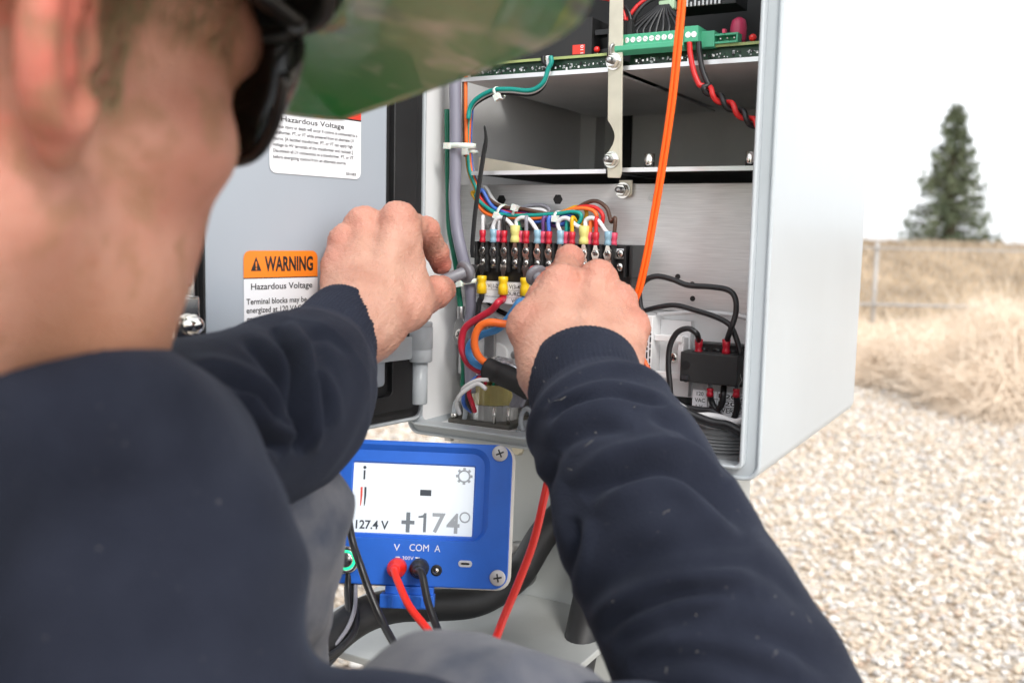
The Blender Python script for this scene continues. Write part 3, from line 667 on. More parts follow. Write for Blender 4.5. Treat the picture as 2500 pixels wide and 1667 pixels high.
for k, (a, b) in enumerate(((-.028, -.022), (.028, -.022), (.028, .022), (.016, -.026))):
    m = MB(CHROME); m.cyl(KF.w(a, b, .0052), KF.w(a, b, .0052 + (.014 if k != 0 else .004)), 0.0016 if k else .0035, n=10); m.build('stud', con)
m = MB(BLACK); m.cyl(KF.w(0, 0, .0053), KF.w(0, 0, .030), rc * .8, n=28); m.build('core', con)
for k, (col, a) in enumerate((('red', -.008), ('green', .0), ('brown', .007), ('blue', .012), ('black', -.014), ('green', .004))):
    wire(col, [KF.w(a, -.004 + .003 * (k % 3), .031), KF.w(a * .8, 0.0, .044), KF.w(a * .5 + .004, .012, .056), KF.w(a * .3 + .02, .03, .058)], 0.0015, 'thin %s wire rising out of the round connector' % col + (' on the right' if k == 5 else ''), group='wires out of the round connector')
wire('white', [cp(*z8(1020, 790), .012), cp(*z8(930, 795), .010), cp(*z8(850, 830), .010), cp(*z8(800, 880), .014), cp(*z8(830, 960), .03)], 0.0018, 'upper white wire arching left of the round connector')
wire('white', [cp(*z8(1000, 870), .004), cp(*z8(930, 825), .004), cp(*z8(840, 870), .004), cp(*z8(770, 930), .006), cp(*z8(750, 1000), .012), cp(*z8(775, 1080), .02)], 0.0018, 'lower white wire arching down left of the round connector')
for col, o_ in (('blue', 0), ('black', 40), ('red', 70)):
    wire(col, [cp(*z8(960, 760), .018), cp(*z8(900 + o_ * .3, 790), .016), cp(*z8(830 + o_ * .3, 880), .018), cp(*z8(810 + o_, 990), .024), cp(*z8(880 + o_ * .3, 1060), .03)], 0.0022, 'thick %s wire bending down left of the round connector' % col)
for k in range(4):
    wire('grey', [cp(*z8(1230 + 22 * k, 860), .03), cp(*z8(1250 + 24 * k, 930), .03), cp(*z8(1220 + 24 * k, 1010), .034)], 0.0026, 'grey wire %s in the small fan right of the round connector' % ('leftmost', 'second from left', 'third from left', 'rightmost')[k], group='grey wires right of the round connector')

# ------------------------------------------------------------------ power connector block, lower right
QY = 0.034
A = cl(*z4(552, 690), QY); B = cl(*z4(980, 905), QY); C_ = cl(*z4(975, 690), QY)
bz1, bz0 = (A.z + C_.z) / 2, B.z
bx0, bx1 = A.x, CW - 0.03
pb = empty('power_block', Fr(CF.w((bx0 + bx1) / 2, QY + .015, bz0), c_r, c_d, Z), 'matt black power connector block with wires above and below', 'connector block')
m = MB(BLACKM); m.box(CF, bx0, bx1, QY, QY + 0.018, bz0, bz1); m.build('cover', pb, bevel=.0008)
m = MB(BLACK); m.box(CF, bx0 + .005, bx1 - .0005, QY + .0182, PY - .0005, bz0 - .003, bz1 + .006); m.build('base', pb, bevel=.0006)
for k in range(5):
    x = bx0 + 0.012 + k * 0.0115; m = MB(BLACK); m.lathe(Fr(CF.w(x, QY + .020, bz1 - .001), c_r, c_d, Z), [(0.0042, 0), (0.0042, 0.003), (.0035, .0036)], 16); m.build('socket_rim', pb)
for qy in (760, 842):
    p = cp(*z4(588, qy), QY); m = MB(BLACK); m.cyl(p - c_d * .0006, p + c_d * .0006, 0.0034, n=14); m.build('screw_recess', pb)
p = cp(*z4(586, 838), QY); m = MB(CHROME); m.box(Fr(p, c_r, c_d, Z), -.003, .0025, -.0012, -.0007, -.0016, .0016); m.build('screw_tip', pb)
def qlug(q, y, up): return (cp(*z4(*q), y), Z * up, 0.0031 if up > 0 else .0027, 0.0115 if up > 0 else .0065, C_RED)
L1 = qlug((666, 688), QY + .010, 1); L2 = qlug((842, 690), QY + .010, 1)
wire('black', [end(L1)] + [cp(*z4(*q), QY - .006) for q in ((655, 560), (600, 528), (530, 555), (485, 640), (475, 760), (483, 870), (490, 970), (500, 1050))], 0.0022, 'black wire looping left from the left red crimp of the power block', crimps=(L1,))
wire('black', [end(L2)] + [cp(*z4(*q), .036) for q in ((870, 540), (905, 430), (900, 330), (850, 280), (740, 262), (600, 252), (500, 215), (400, 195), (325, 225), (292, 290), (295, 370), (310, 430))], 0.0022, 'long black wire looping high across the bare panel', crimps=(L2,))
wire('black', [cp(*z4(*q), .044) for q in ((935, 690), (915, 610), (870, 510), (780, 455), (640, 410), (520, 380), (420, 390), (320, 415), (270, 425))], 0.0021, 'black wire crossing below the high black loop')
wire('white', [cp(*z4(*q), .058) for q in ((1000, 465), (880, 440), (700, 425), (520, 430), (400, 440))], 0.0018, 'thin white wire lying across the panel behind the black wires')
L3 = qlug((742, 908), QY + .006, -1); L4 = qlug((910, 912), QY + .006, -1)
wire('black', [end(L3)] + [cp(*z4(*q), QY + .008) for q in ((750, 990), (780, 1045), (815, 1010), (826, 940))] + [cp(*z4(829, 900), QY + .014)], 0.0024, 'short black loop under the power block', crimps=(L3,))
wire('black', [end(L4)] + [cp(*z4(*q), QY + .008) for q in ((915, 1020), (900, 1085), (880, 1120))], 0.0024, 'black wire hanging from the lower right red crimp', crimps=(L4,))
# moulded bracket with a data sticker, left of the block
A = cl(*z4(330, 440), .045)
br = empty('bracket', Fr(CF.w(A.x, .05, A.z - .08), c_r, c_d, Z), 'grey moulded bracket with printed sticker between hand and power block', 'bracket')
zt_b, zb_b = A.z, cl(*z4(390, 960), .045).z
xm = cl(*z4(385, 600), .045).x; xr = cl(*z4(565, 600), .045).x
m = MB(PAINT_IN); m.box(CF, A.x - 0.012, xm, .040, PY - .0005, zb_b - .006, zt_b); m.build('sticker_plate', br, bevel=.0008)
m = MB(PAINT_IN)
for zz_ in (cl(*z4(470, 590), .045).z, cl(*z4(470, 825), .045).z): m.box(CF, xm + .0002, xr, .044, .050, zz_ - .0025, zz_ + .0025)
m.box(CF, xr - .004, xr + .0005, .046, PY - .0005, cl(*z4(470, 850), .045).z, cl(*z4(470, 580), .045).z); m.build('ladder_arms', br, bevel=.0006)
m = MB(PAINT_IN); m.box(CF, xm + .0002, xr + .002, .058, PY - .0005, zb_b, zt_b - .004); m.build('back_web', br)
screw(br, cp(*z4(505, 712), .056), 0.0045)
m = MB(WHITEL); fr = Fr(CF.w(A.x - 0.010, .0398, zb_b), c_r, c_d, Z); hh = zt_b - zb_b
m.box(fr, 0, xm - A.x + .008, -.0001, .0001, .004, hh - .006); m.mat(INK)
fr90 = Fr(fr.w(0.0, -0.0004, hh * .12), Z, c_d, -c_r)
for k in range(5):
    nn = int(6 + rng.integers(0, 5)); zz_ = hh * 0.1
    while zz_ < hh * .86:
        ln = float(rng.uniform(.0015, .006)); x_ = .006 + .0026 * k
        m.box(fr, x_, x_ + .0011, -.0004, -.0002, zz_, zz_ + ln); zz_ += ln + .0014
m.build('data_sticker', br)
# printed power label on the panel
pl = cl(*z4(630, 915), .044); pr = cl(*z4(965, 930), .044); pbm = cl(*z4(640, 1050), .044)
lw = pr.x - pl.x + .012; lh = pl.z - pbm.z
PF = Fr(CF.w(pl.x, .0442, pbm.z), c_r, c_d, Z)
m = MB(WHITEL); m.box(PF, 0, lw, 0, .0006, -.002, lh); m.mat(INK)
cw = lw * .23
for i, t in enumerate(('120', 'VAC', 'L.V.')): m.text(PF, t, cw / 2, lh * (.74 - .31 * i), lh * .18, None, -.0002, .01, centre=True)
m.text(PF, '1 20/240', cw + lw * .16, lh * .72, lh * .2, lw * .56, -.0002, .012); m.text(PF, '8', cw + lw * .08, lh * .42, lh * .17, None, -.0002, .01); m.text(PF, '1 20 (11)', cw + lw * .16, lh * .38, lh * .2, lw * .56, -.0002, .012)
m.text(PF, 'POWER CONN', cw + lw * .02, lh * .05, lh * .22, lw * .73, -.0002, .012)
for zz_ in (.30, .64): m.box(PF, cw, lw, -.0002, -.0001, lh * zz_ - .0002, lh * zz_ + .0002)
for xx_ in (cw, cw + lw * .14, cw + lw * .42): m.box(PF, xx_ - .0002, xx_ + .0002, -.0002, -.0001, lh * .3 if xx_ > cw else 0, lh)
m.build('power_label', pb)
# cables over the floor, conduit hub
wire('white', [cp(*z4(*q), .020) for q in ((410, 975), (480, 985), (560, 1030), (610, 1070), (660, 1085), (740, 1085), (820, 1100), (900, 1125), (960, 1105), (1000, 1085))], 0.0028, 'thick white wire snaking below the power label')
wire('white', [cp(*z4(*q), .030) for q in ((560, 1080), (650, 1110), (720, 1150), (800, 1185))], 0.0026, 'white wire running down towards the grey conduit hub')
wire('black', [cp(*z4(*q), .014) for q in ((500, 1010), (570, 1050), (660, 1095), (760, 1130), (850, 1145), (930, 1185), (980, 1215))], 0.0036, 'thick black wire with print snaking over the conduit hub')
wire('black', [cp(*z4(*q), .03) for q in ((580, 1035), (680, 1050), (760, 1060), (830, 1110), (880, 1150))], 0.003, 'black wire just under the power label')
hub = hit(*z4(848, 1400), CF.w(0, 0, T), Z); hbl = CF.loc(hub)
HF = Fr(CF.w(min(hbl.x, CW - .045), .05, T), c_r, c_d, Z)
PVC = mat('grey pvc', (0.24, 0.245, 0.25), 0.4, var=.06)
m = MB(PVC); r_ = 0.029; prof = [(r_ + .004, 0.0003), (r_ + .004, .014), (r_, .0145)]
for k in range(5): z_ = .017 + k * .0042; prof += [(r_, z_), (r_ + .0022, z_ + .0008), (r_ + .0022, z_ + .0024), (r_, z_ + .0032)]
prof += [(r_, .039), (r_ + .001, .0395), (r_ + .001, .046), (r_ - .004, .046), (r_ - .004, .02)]
m.lathe(HF, [(a_, b_ * .60) for a_, b_ in prof], 40); ch = m.build('conduit_hub', None, label='grey threaded conduit hub in the lower right cabinet floor', cat='conduit')
for k in range(8):
    q = 2 * math.pi * k / 8; m = MB(PVC); m.box(Fr(HF.w((r_ + .005) * math.cos(q), (r_ + .005) * math.sin(q), .002), c_r * math.cos(q) + c_d * math.sin(q), c_d * math.cos(q) - c_r * math.sin(q), Z), -.002, .002, -.003, .003, 0, .006); m.build('lug', ch, bevel=.0005)
# orange duplex fibre cord: hangs from above in front of the boards, behind the hand, into the hub
FP = [((1567 * 1.063, -60), -.02), ((1665, 0), -.018), ((1655, 110), -.014), ((1640, 250), -.008), ((1618, 400), .0), ((1598, 520), .006), ((1580, 620), .010), ((1562, 700), .014), ((1548, 750), .018), ((1560, 860), .030), ((1620, 960), .030), ((1690, 1045), .026), ((1722, 1058), .034), ((1745, 1075), .046)]
fc = empty('fibre_cord', Fr(cp(*FP[-1][0], FP[-1][1]), (1, 0, 0), (0, 1, 0), (0, 0, 1)), 'bright orange duplex cord hanging down through the cabinet', 'cord')
pts = smooth_path([cp(*q, y) for q, y in FP], 10)
for s in (-1, 1):
    m = MB(WIRE['fiber']); m.tube([p + c_r * s * .00155 for p in pts], 0.00165, 10); m.build('strand', fc)

# ------------------------------------------------------------------ circuit boards on the upper shelf
def board(xa_, xb_, y0, z0, label):
    e = empty('circuit_board', Fr(CF.w((xa_ + xb_) / 2, y0, z0), c_r, c_d, Z), label, 'circuit board')
    hgt = .0127
    m = MB(PCB); m.box(CF, xa_, xb_, y0 + .004, y0 + .006, z0 + .0022, z0 + hgt - .0016); m.build('vertical_board', e)
    m = MB(PCB); m.box(CF, xa_, xb_, y0, y0 + .16, z0 + hgt - .0015, z0 + hgt); m.mat(PCBEDGE); m.box(CF, xa_, xb_, y0 - .0006, y0 - .0001, z0 + hgt - .0018, z0 + hgt + .0003); m.build('main_board', e)
    m = MB(CHROME)
    for k in range(int((xb_ - xa_) / .0011)):
        x = xa_ + .004 + rng.random() * (xb_ - xa_ - .008); z_ = z0 + .004 + rng.random() * (hgt - .009); s = .0003 + rng.random() ** 2 * .0006
        m.mat(random.choice((CHROME, WHITEL, STEEL, BLACK, BLACK))); m.box(CF, x - s, x + s, y0 + .0032, y0 + .0041, z_ - s * random.choice((.5, 1, 2)), z_ + s)
    o = m.build('components', e); o['kind'] = 'stuff'
    return e, z0 + hgt
b1, ztop = board(bx_ + .010, CW - .012, SY + .002, ZT + .001, 'green circuit board right of the strap bracket')
b2, ztop2 = board(.035, bx_ - .006, SY - .003, ZT, 'green circuit board left of the strap bracket, half under the brim')
# long pluggable terminal
A = cl(*z3(1312, 300), SY - .008); B = cl(*z3(1752, 280), SY - .008); zt0 = cl(*z3(1312, 215), SY - .008).z
gx0, gx1 = A.x, B.x
g = empty('green_terminal_plug', Fr(CF.w((gx0 + gx1) / 2, SY, ztop), c_r, c_d, Z), 'long green terminal plug with ten screws on the right board', 'connector')
gz0 = ztop - .004
gh = max(.016, zt0 - gz0 - .002)
m = MB(GREENC); m.prism(Fr(CF.o, c_d, c_r, Z), [(SY - .010, gz0 + .003), (SY - .010, gz0 + gh * .42), (SY - .004, gz0 + gh * .46), (SY - .004, gz0 + gh), (SY + .012, gz0 + gh), (SY + .012, ztop), (SY - .004, gz0 + .0)], gx0, gx1); m.build('body', g, bevel=.0005)
ORD = ['leftmost', 'second from left', 'third from left', 'fourth from left', 'fifth from left', 'fifth from right', 'fourth from right', 'third from right', 'second from right', 'rightmost']
for k in range(10):
    x = gx0 + (gx1 - gx0) * (k + .55) / 11.0; p = CF.w(x, SY - .004, gz0 + gh * .72); a = random.uniform(0, 3)
    mm = MB(CHROME); fr = frame_dir(p, -c_d); mm.lathe(fr, [(0.0021, -.0005), (0.0021, .0003)], 14); mm.mat(STEEL); mm.box(Fr(fr.w(0, 0, .0003), fr.x * math.cos(a) + fr.y * math.sin(a), fr.y * math.cos(a) - fr.x * math.sin(a), fr.z), -.0017, .0017, -.0003, .0003, 0, .0001); mm.build('screw', g)
    wx = x
    wire('black', [CF.w(wx, SY + .004, gz0 + gh), CF.w(wx, SY + .006, gz0 + gh + .006), CF.w(gx0 + (gx1 - gx0) * .52 + (k - 4.5) * .0016, SY + .012, gz0 + gh + .02), CF.w(gx0 + (gx1 - gx0) * .60 + (k - 4.5) * .0006, SY + .016, gz0 + gh + .027), CF.w(gx0 + (gx1 - gx0) * .9, SY + .03, gz0 + gh + .034)], 0.0014, 'black wire %s in the fan behind the long green plug' % ORD[k], group='black wires fanning out of the long green plug')
# small plug and header
P2a = cl(*z3(1752, 170), SY - .010); P2b = cl(*z3(1838, 265), SY - .010)
g2 = empty('green_terminal_plug', Fr(CF.w((P2a.x + P2b.x) / 2, SY, ztop), c_r, c_d, Z), 'short two-screw green plug just right of the orange cord', 'connector')
m = MB(GREENC); m.box(CF, P2a.x, P2b.x, SY - .010, SY + .012, P2b.z, P2a.z); m.box(CF, P2a.x + .002, P2b.x + .010, SY - .002, SY + .014, ztop - .002, P2a.z - .003); m.build('body', g2, bevel=.0006)
for k in (.3, .72):
    p = CF.w(P2a.x + (P2b.x - P2a.x) * k, SY - .010, P2a.z * .45 + P2b.z * .55); m = MB(CHROME); m.lathe(frame_dir(p, -c_d), [(0.0022, -.0005), (0.0022, .0003)], 14); m.build('screw', g2)
H1 = cl(*z3(1912, 285), SY - .001); H2 = cl(*z3(2095, 215), SY - .001)
g3 = empty('green_header', Fr(CF.w((H1.x + H2.x) / 2, SY, ztop), c_r, c_d, Z), 'empty green four-pin header at the right end of the board', 'connector')
zz0, zz1 = ztop + .0003, H2.z + .001
m = MB(GREENC); m.box(CF, H1.x, H2.x, SY + .007, SY + .009, zz0, zz1); m.box(CF, H1.x, H2.x, SY - .001, SY + .0069, zz0, zz0 + .0014); m.box(CF, H1.x, H2.x, SY - .001, SY + .0069, zz1 - .0014, zz1)
m.box(CF, H1.x, H1.x + .0014, SY - .001, SY + .0069, zz0 + .0015, zz1 - .0015); m.box(CF, H2.x - .0014, H2.x, SY - .001, SY + .0069, zz0 + .0015, zz1 - .0015); m.build('body', g3)
for k in range(4):
    x = H1.x + (H2.x - H1.x) * (k + .6) / 4.2; m = MB(CHROME); m.box(CF, x - .0004, x + .0004, SY + .000, SY + .0069, (zz0 + zz1) / 2 - .0004, (zz0 + zz1) / 2 + .0004); m.build('pin', g3)
m = MB(C_PINK); m.box(CF, (H1.x + H2.x) / 2 - .001, (H1.x + H2.x) / 2 + .0012, SY - .002, SY + .003, zz1 + .0001, zz1 + .003); m.build('jumper', g3)
def led(q, y, r_, label, zb0):
    p = cl(*z3(*q), y); m = MB(REDLED); fr = Fr(CF.w(p.x, p.y, p.z), c_r, c_d, Z)
    m.lathe(fr, [(r_ * math.cos(R(t)), r_ * math.sin(R(t))) for t in range(-80, 86, 16)], 16); e = MB(STEEL)
    o = m.build('indicator', None, label=label, cat='indicator')
    e.cyl(CF.w(p.x + .0005, p.y, zb0), CF.w(p.x + .0005, p.y, p.z - r_ * .9), .0004, n=6); e.build('leg', o)
led((2190, 242), SY + .004, .0028, 'small red indicator light at the right edge of the board', ztop)
led((1195, 318), SY + .001, .0026, 'small red indicator light left of the strap bracket', ztop2)
p = cl(*z3(2097, 225), SY + .014); m = MB(mat('purple-red sleeve', (.45, .03, .09), .35)); fr = Fr(CF.w(p.x, p.y, ztop), c_r, c_d, Z)
m.lathe(fr, [(.0055, .0002), (.006, .006), (.0062, .014), (.005, .019), (.002, .021)], 18); m.build('capacitor', None, label='rounded red-purple component behind the empty green header', cat='component')
A = cl(*z3(975, 340), SY + .004); B = cl(*z3(1170, 230), SY + .004)
m = MB(BLACKM); m.box(CF, A.x - .06, B.x, SY + .002, SY + .05, ztop2 + .0003, ztop2 + .03); m.mat(REDL); fr = Fr(CF.w(cl(*z3(1040, 318), SY + .002).x, SY + .002, ztop2 + .002), c_r, c_d, Z); m.box(fr, 0, .011, -.0003, -.0001, 0, .0075)
m.mat(WHITEL); m.text(Fr(fr.w(.0098, -.0005, .0004), Z, c_d, -c_r), '110', 0, 0, .0026, .0066, 0, .01); m.build('relay_module', None, bevel=.0005, label='black module with a small red 110 sticker under the brim', cat='module')
A = cl(*z3(1180, 335), SY + .004); m = MB(BLACK); fr = Fr(CF.w(A.x, SY + .004, ztop2 + .0003), c_r, c_d, Z)
m.prism(fr, [(0, 0), (0.019, 0), (0.019, .016), (0.016, .020), (0.0, .020), (0, .016), (.011, .016), (.011, .005), (0, .004)], 0, .012); m.build('latch_header', None, label='black latch connector beside the left red indicator', cat='connector')
for k in range(2):
    p0 = cl(*z3(1367 + 36 * k, 175), SY); m = MB(BLACKM); m.box(CF, p0.x - .0022, p0.x + .0022, SY, SY + .005, gz0 + gh + .0003, p0.z + .005); 
    m.build('pin_housing', None, label='small black pin housing %s on the long green plug' % ('leftmost' if k == 0 else 'second from the left'), cat='connector')
    wire(('bred', 'black')[k], [CF.w(p0.x, SY + .0025, p0.z + .005), CF.w(p0.x - .003, SY + .003, p0.z + .013), CF.w(p0.x - .012, SY + .006, p0.z + .022), CF.w(p0.x - .03, SY + .01, p0.z + .028)], .0016, 'short %s wire bending left from the pin housings' % ('red', 'black')[k])
    wire(('bred', 'black')[k], [CF.w(p0.x + .001, SY + .0035, p0.z + .005), CF.w(p0.x + .005, SY + .004, p0.z + .012), CF.w(p0.x + .012, SY + .008, p0.z + .020), CF.w(p0.x + .03, SY + .014, p0.z + .028)], .0016, 'short %s wire bending right from the pin housings' % ('red', 'black')[k])
m = MB(BLACKM); m.box(CF, T + .001, CW - T - .001, SY + .09, SY + .093, ztop + .001, CH - T - .001); m.build('dark_rear_cover', cabinet)
# dark connector hood at the top with a nylon plug
A = cl(*z3(1680, 60), SY + .02); m = MB(BLACKM); fr = Fr(CF.w(A.x, SY + .02, A.z), c_r, c_d, Z); m.box(fr, 0, .05, 0, .03, 0, .022); m.mat(STEEL)
for k in range(12): m.box(fr, .001 + k * .0032, .0032 + k * .0032, -.0015, -.0002, 0.0, .004 + .002 * (k % 2))
m.build('connector_hood', None, bevel=.0008, label='dark connector hood with a crinkled silver edge at the top', cat='connector')
A = cp(*z3(1640, 35), SY + .012); m = MB(mat('pale green nylon', (.45, .62, .42), .4)); fr = Fr(A, c_r, c_d, Z); m.box(fr, -.007, .006, 0, .006, -.003, .004); m.box(fr, .001, .0045, .001, .005, -.010, -.0031); m.build('cable_tie', None, bevel=.001, label='pale green tie head on the black wires at the top', cat='cable tie')
# twisted red and black pair
mid = [cp(*z3(*q), .030) for q in ((1815, 270), (1822, 360), (1850, 480), (1900, 570), (1990, 640), (2080, 700), (2160, 760), (2230, 810))]
mp_ = smooth_path(mid, 10); fr_ = pframes(mp_); acc = [0]
for a, b in zip(mp_, mp_[1:]): acc.append(acc[-1] + (b - a).length)
for s, col, lb in ((0, 'bred', 'red strand of the twisted pair under the short green plug'), (math.pi, 'black', 'black strand of the twisted pair under the short green plug')):
    pts = []
    for p, (x, y, t), l in zip(mp_, fr_, acc):
        tw = s + 0.2 + max(0, l - .034) * 2 * math.pi / .021; rr_ = .0023 if l > .034 else .0034
        pts.append(p - (c_r * math.cos(tw) + (c_d * math.sin(tw))) * rr_ if l < .034 else p + (x * math.cos(tw) + y * math.sin(tw)) * rr_)
    m = MB(WIRE[col]); m.tube(smooth_path(pts, 2), .0021, 10); m.build('wire', None, label=lb, cat='wire')
# ------------------------------------------------------------------ blue meter
MD = 0.735
mTL, mTR, mBR, mBL = at(796, 1066, MD + .004), at(1248, 1091, MD + .004), at(1243, 1437, MD - .006), at(791, 1425, MD - .006)
ex = ((mTR - mTL) + (mBR - mBL)).normalized(); ez = ((mTL - mBL) + (mTR - mBR)); ez = (ez - ex * ez.dot(ex)).normalized(); ey = ez.cross(ex)
if ey.dot(fwd) < 0: ey = -ey
MWd = ((mTR - mTL).length + (mBR - mBL).length) / 2; MHt = ((mTL - mBL).length + (mTR - mBR).length) / 2
MF = Fr((mTL + mTR + mBR + mBL) / 4 - ex * MWd / 2 - ez * MHt / 2, ex, ey, ez)      # x right, y away, z up, origin lower left of the face
def ml(q, y=0): return MF.loc(hit(*z5(*q), MF.w(0, y, 0), MF.y))
print('meter', MWd, MHt)
BLUE = mat('blue plastic', (0.018, 0.135, 0.62), 0.45, var=.04, vscale=60, bump=.06, bscale=900)
SCRW = mat('satin screw', (.62, .61, .60), .45, .3)
MWHITE = mat('ivory plastic', (0.70, 0.68, 0.63), 0.45)
meter = empty('test_meter', MF, 'blue handheld electrical meter with lit screen below the cabinet', 'meter')
m = MB(MWHITE); m.prism(MF, rrect(-.001, MWd + .0025, -.0025, MHt - .001, .011), .0092, .042); m.build('rear_case', meter, bevel=.003, auto=35)
sTL = ml((380, 310)); sTR = ml((1070, 333)); sBR = ml((1058, 722)); sBL = ml((372, 705))
sx0, sx1, sz0, sz1 = (sTL.x + sBL.x) / 2, (sTR.x + sBR.x) / 2, (sBL.z + sBR.z) / 2, (sTL.z + sTR.z) / 2
# face plate with a recess round the screen (outer to inner loops)
rx0, rx1, rz0, rz1 = ml((285, 300)).x, ml((1165, 400)).x, sz0 - .004, ml((700, 205)).z
O = rrect(0, MWd, 0, MHt, .011, 6); A1 = rrect(rx0, rx1, rz0, rz1, .013, 6); A2 = rrect(rx0 + .004, rx1 - .004, rz0 + .0005, rz1 - .0045, .010, 6); A3 = rrect(sx0 - .002, sx1 + .002, sz0 - .0015, sz1 + .002, .002, 6); A4 = rrect(sx0 - .0006, sx1 + .0006, sz0 - .0005, sz1 + .0006, .001, 6)
n = len(O); m = MB(BLUE); V = []
for P, y in ((O, .009), (O, .0008), (rrect(.0008, MWd - .0008, .0008, MHt - .0008, .0103, 6), 0), (A1, 0), (A2, .0035), (A3, .0035), (A4, .0055)): V += [MF.w(x, y, z) for x, z in P]
F = [(l * n + i, l * n + (i + 1) % n, (l + 1) * n + (i + 1) % n, (l + 1) * n + i) for l in range(6) for i in range(n)]
m.add(V, F, False); m.build('face_plate', meter, auto=30)
m = MB(BLUE); m.prism(MF, rrect(.001, MWd - .001, .001, MHt - .001, .01), .0087, .0091); m.build('back_plate', meter)
SCR = mat('lit screen', (0.62, 0.66, 0.70), .25, var=.01, emis=((0.80, 0.88, 0.95), 0.27))
S_DK = mat('screen dark grey', (0.03, .035, .045), .35, emis=((.20, .24, .28), .10)); S_MD = mat('screen grey', (0.2, .21, .22), .35, emis=((.42, .46, .50), .28)); S_M1 = mat('screen slate', (.10, .11, .12), .35, emis=((.30, .35, .40), .2)); S_RED = mat('screen red', (.5, .05, .04), .35, emis=((.7, .15, .1), .3))
SF = Fr(MF.w(sx0, .0052, sz0), MF.x, MF.y, MF.z); sw, sh = sx1 - sx0, sz1 - sz0
m = MB(SCR); m.box(SF, -.0008, sw + .0008, 0, .0008, -.0006, sh + .0007); scr = m.build('screen', meter)
def su(q): p = SF.loc(hit(*z5(*q), SF.o, SF.y)); return p.x, p.z
def spread(m, t, x0, x1, zb, ztop_, bold, mt, sub=None):
    m.mat(mt); m.text(SF, t, x0, zb, (ztop_ - zb), x1 - x0, -.0002, bold)
m = MB(S_DK)
x, z = su((395, 678)); x1_, z1_ = su((585, 638)); spread(m, '127.4 V', x, x1_, z, z1_, .022, S_DK); m.build('voltage_reading', scr); m = MB(S_DK)
for t, a, b, mt in (('+', (658, 655), (733, 655), S_M1), ('1', (752, 700), (798, 700), S_M1), ('7', (832, 700), (908, 700), S_MD), ('4', (915, 705), (990, 705), S_MD)):  # last digits coloured paler, imitating the screen's viewing fade
    xa_, zz = su(a); xb_, _ = su(b); _, zt0_ = su((800, 592))
    if t == '+': zc_ = su((695, 645))[1]; m.mat(mt); m.box(SF, xa_, xb_, -.0002, -.0001, zc_ - .0014, zc_ + .0014); xm_ = (xa_ + xb_) / 2; m.box(SF, xm_ - .0015, xm_ + .0015, -.00025, -.0001, zc_ - .0075, zc_ + .0075)
    elif t == '1':
        m.mat(mt); w_ = xb_ - xa_; m.prism(SF, [(xb_ - w_ * .36, zz), (xb_, zz), (xb_, zt0_), (xb_ - w_ * .3, zt0_), (xb_ - w_ * .45, zt0_ - w_ * .28), (xa_, zt0_ - w_ * .40), (xa_, zt0_ - w_ * .62), (xb_ - w_ * .36, zt0_ - w_ * .58)][::-1], -.0003, -.0001)
    else: spread(m, t, xa_, xb_, zz, zt0_ + .0003, .02, mt)
m.mat(S_MD); xo, zo = su((1023, 617)); P = [SF.w(xo + .0036 * math.cos(2 * math.pi * k / 24), -.0003, zo + .0036 * math.sin(2 * math.pi * k / 24)) for k in range(25)]; m.tube(P, .0006, 6)
m.build('angle_reading', scr); m = MB(S_DK)
xa_, za = su((765, 492)); xb_, zb__ = su((831, 460)); m.mat(S_DK); m.box(SF, xa_, xb_, -.0002, -.0001, za, zb__); m.build('dash', scr); m = MB(S_DK)
xa_, za = su((440, 398)); xb_, zb__ = su((453, 346)); m.box(SF, xa_, xb_, -.0002, -.0001, za, zb__); xo, zo = su((449, 330)); m.cyl(SF.w(xo, -.0003, zo), SF.w(xo, 0, zo), .0012, n=14); m.build('info_icon', scr)
for q, mt in (((428, 488), S_RED), ((450, 488), S_DK)):
    xo, zo = su(q); m = MB(mt); m.prism(SF, [(xo - .0008, zo + .006), (xo + .0008, zo + .006), (xo + .0009, zo), (xo + .0003, zo - .007), (xo - .0005, zo - .0085), (xo - .0006, zo)][::-1], -.0003, -.0001); m.build('probe_icon', scr)
xo, zo = su((1019, 381)); m = MB(S_MD)
for r_, w_ in ((.0042, .0009),): m.tube([SF.w(xo + r_ * math.cos(2 * math.pi * k / 24), -.0002, zo + r_ * math.sin(2 * math.pi * k / 24)) for k in range(25)], w_ * .7, 6)
for k in range(8):
    a = 2 * math.pi * k / 8; f2 = Fr(SF.w(xo + .0053 * math.cos(a), 0, zo + .0053 * math.sin(a)), SF.x * math.cos(a) + SF.z * math.sin(a), SF.y, SF.z * math.cos(a) - SF.x * math.sin(a)); m.box(f2, -.0008, .0010, -.0003, -.0001, -.0010, .0010)
m.build('gear_icon', scr)
# printed legends
m = MB(mat('white ink', (.78, .8, .85), .5))
for t, q, w_ in (('V', (632, 808), (614, 649)), ('COM', (760, 810), (704, 815)), ('A', (865, 815), (848, 881))):
    p = ml(q); a, b = ml((w_[0], q[1])).x, ml((w_[1], q[1])).x; m.text(MF, t, a, p.z, ml((0, 770)).z - ml((0, 810)).z, b - a, -.0003, .0)
a, b = ml((663, 858)), ml((728, 860)); m.text(MF, '300V', a.x, a.z, ml((0, 838)).z - ml((0, 858)).z, b.x - a.x, -.0003, .0)
for q0, q1, q2 in (((627, 862), (627, 844), (646, 845)), ((740, 848), (760, 849), (760, 866))):
    P0, P1, P2 = (ml(q) for q in (q0, q1, q2))
    for A_, B_ in ((P0, P1), (P1, P2)): m.box(MF, min(A_.x, B_.x) - .0004, max(A_.x, B_.x) + .0004, -.0003, -.0001, min(A_.z, B_.z) - .0004, max(A_.z, B_.z) + .0004)
m.build('legend', meter)
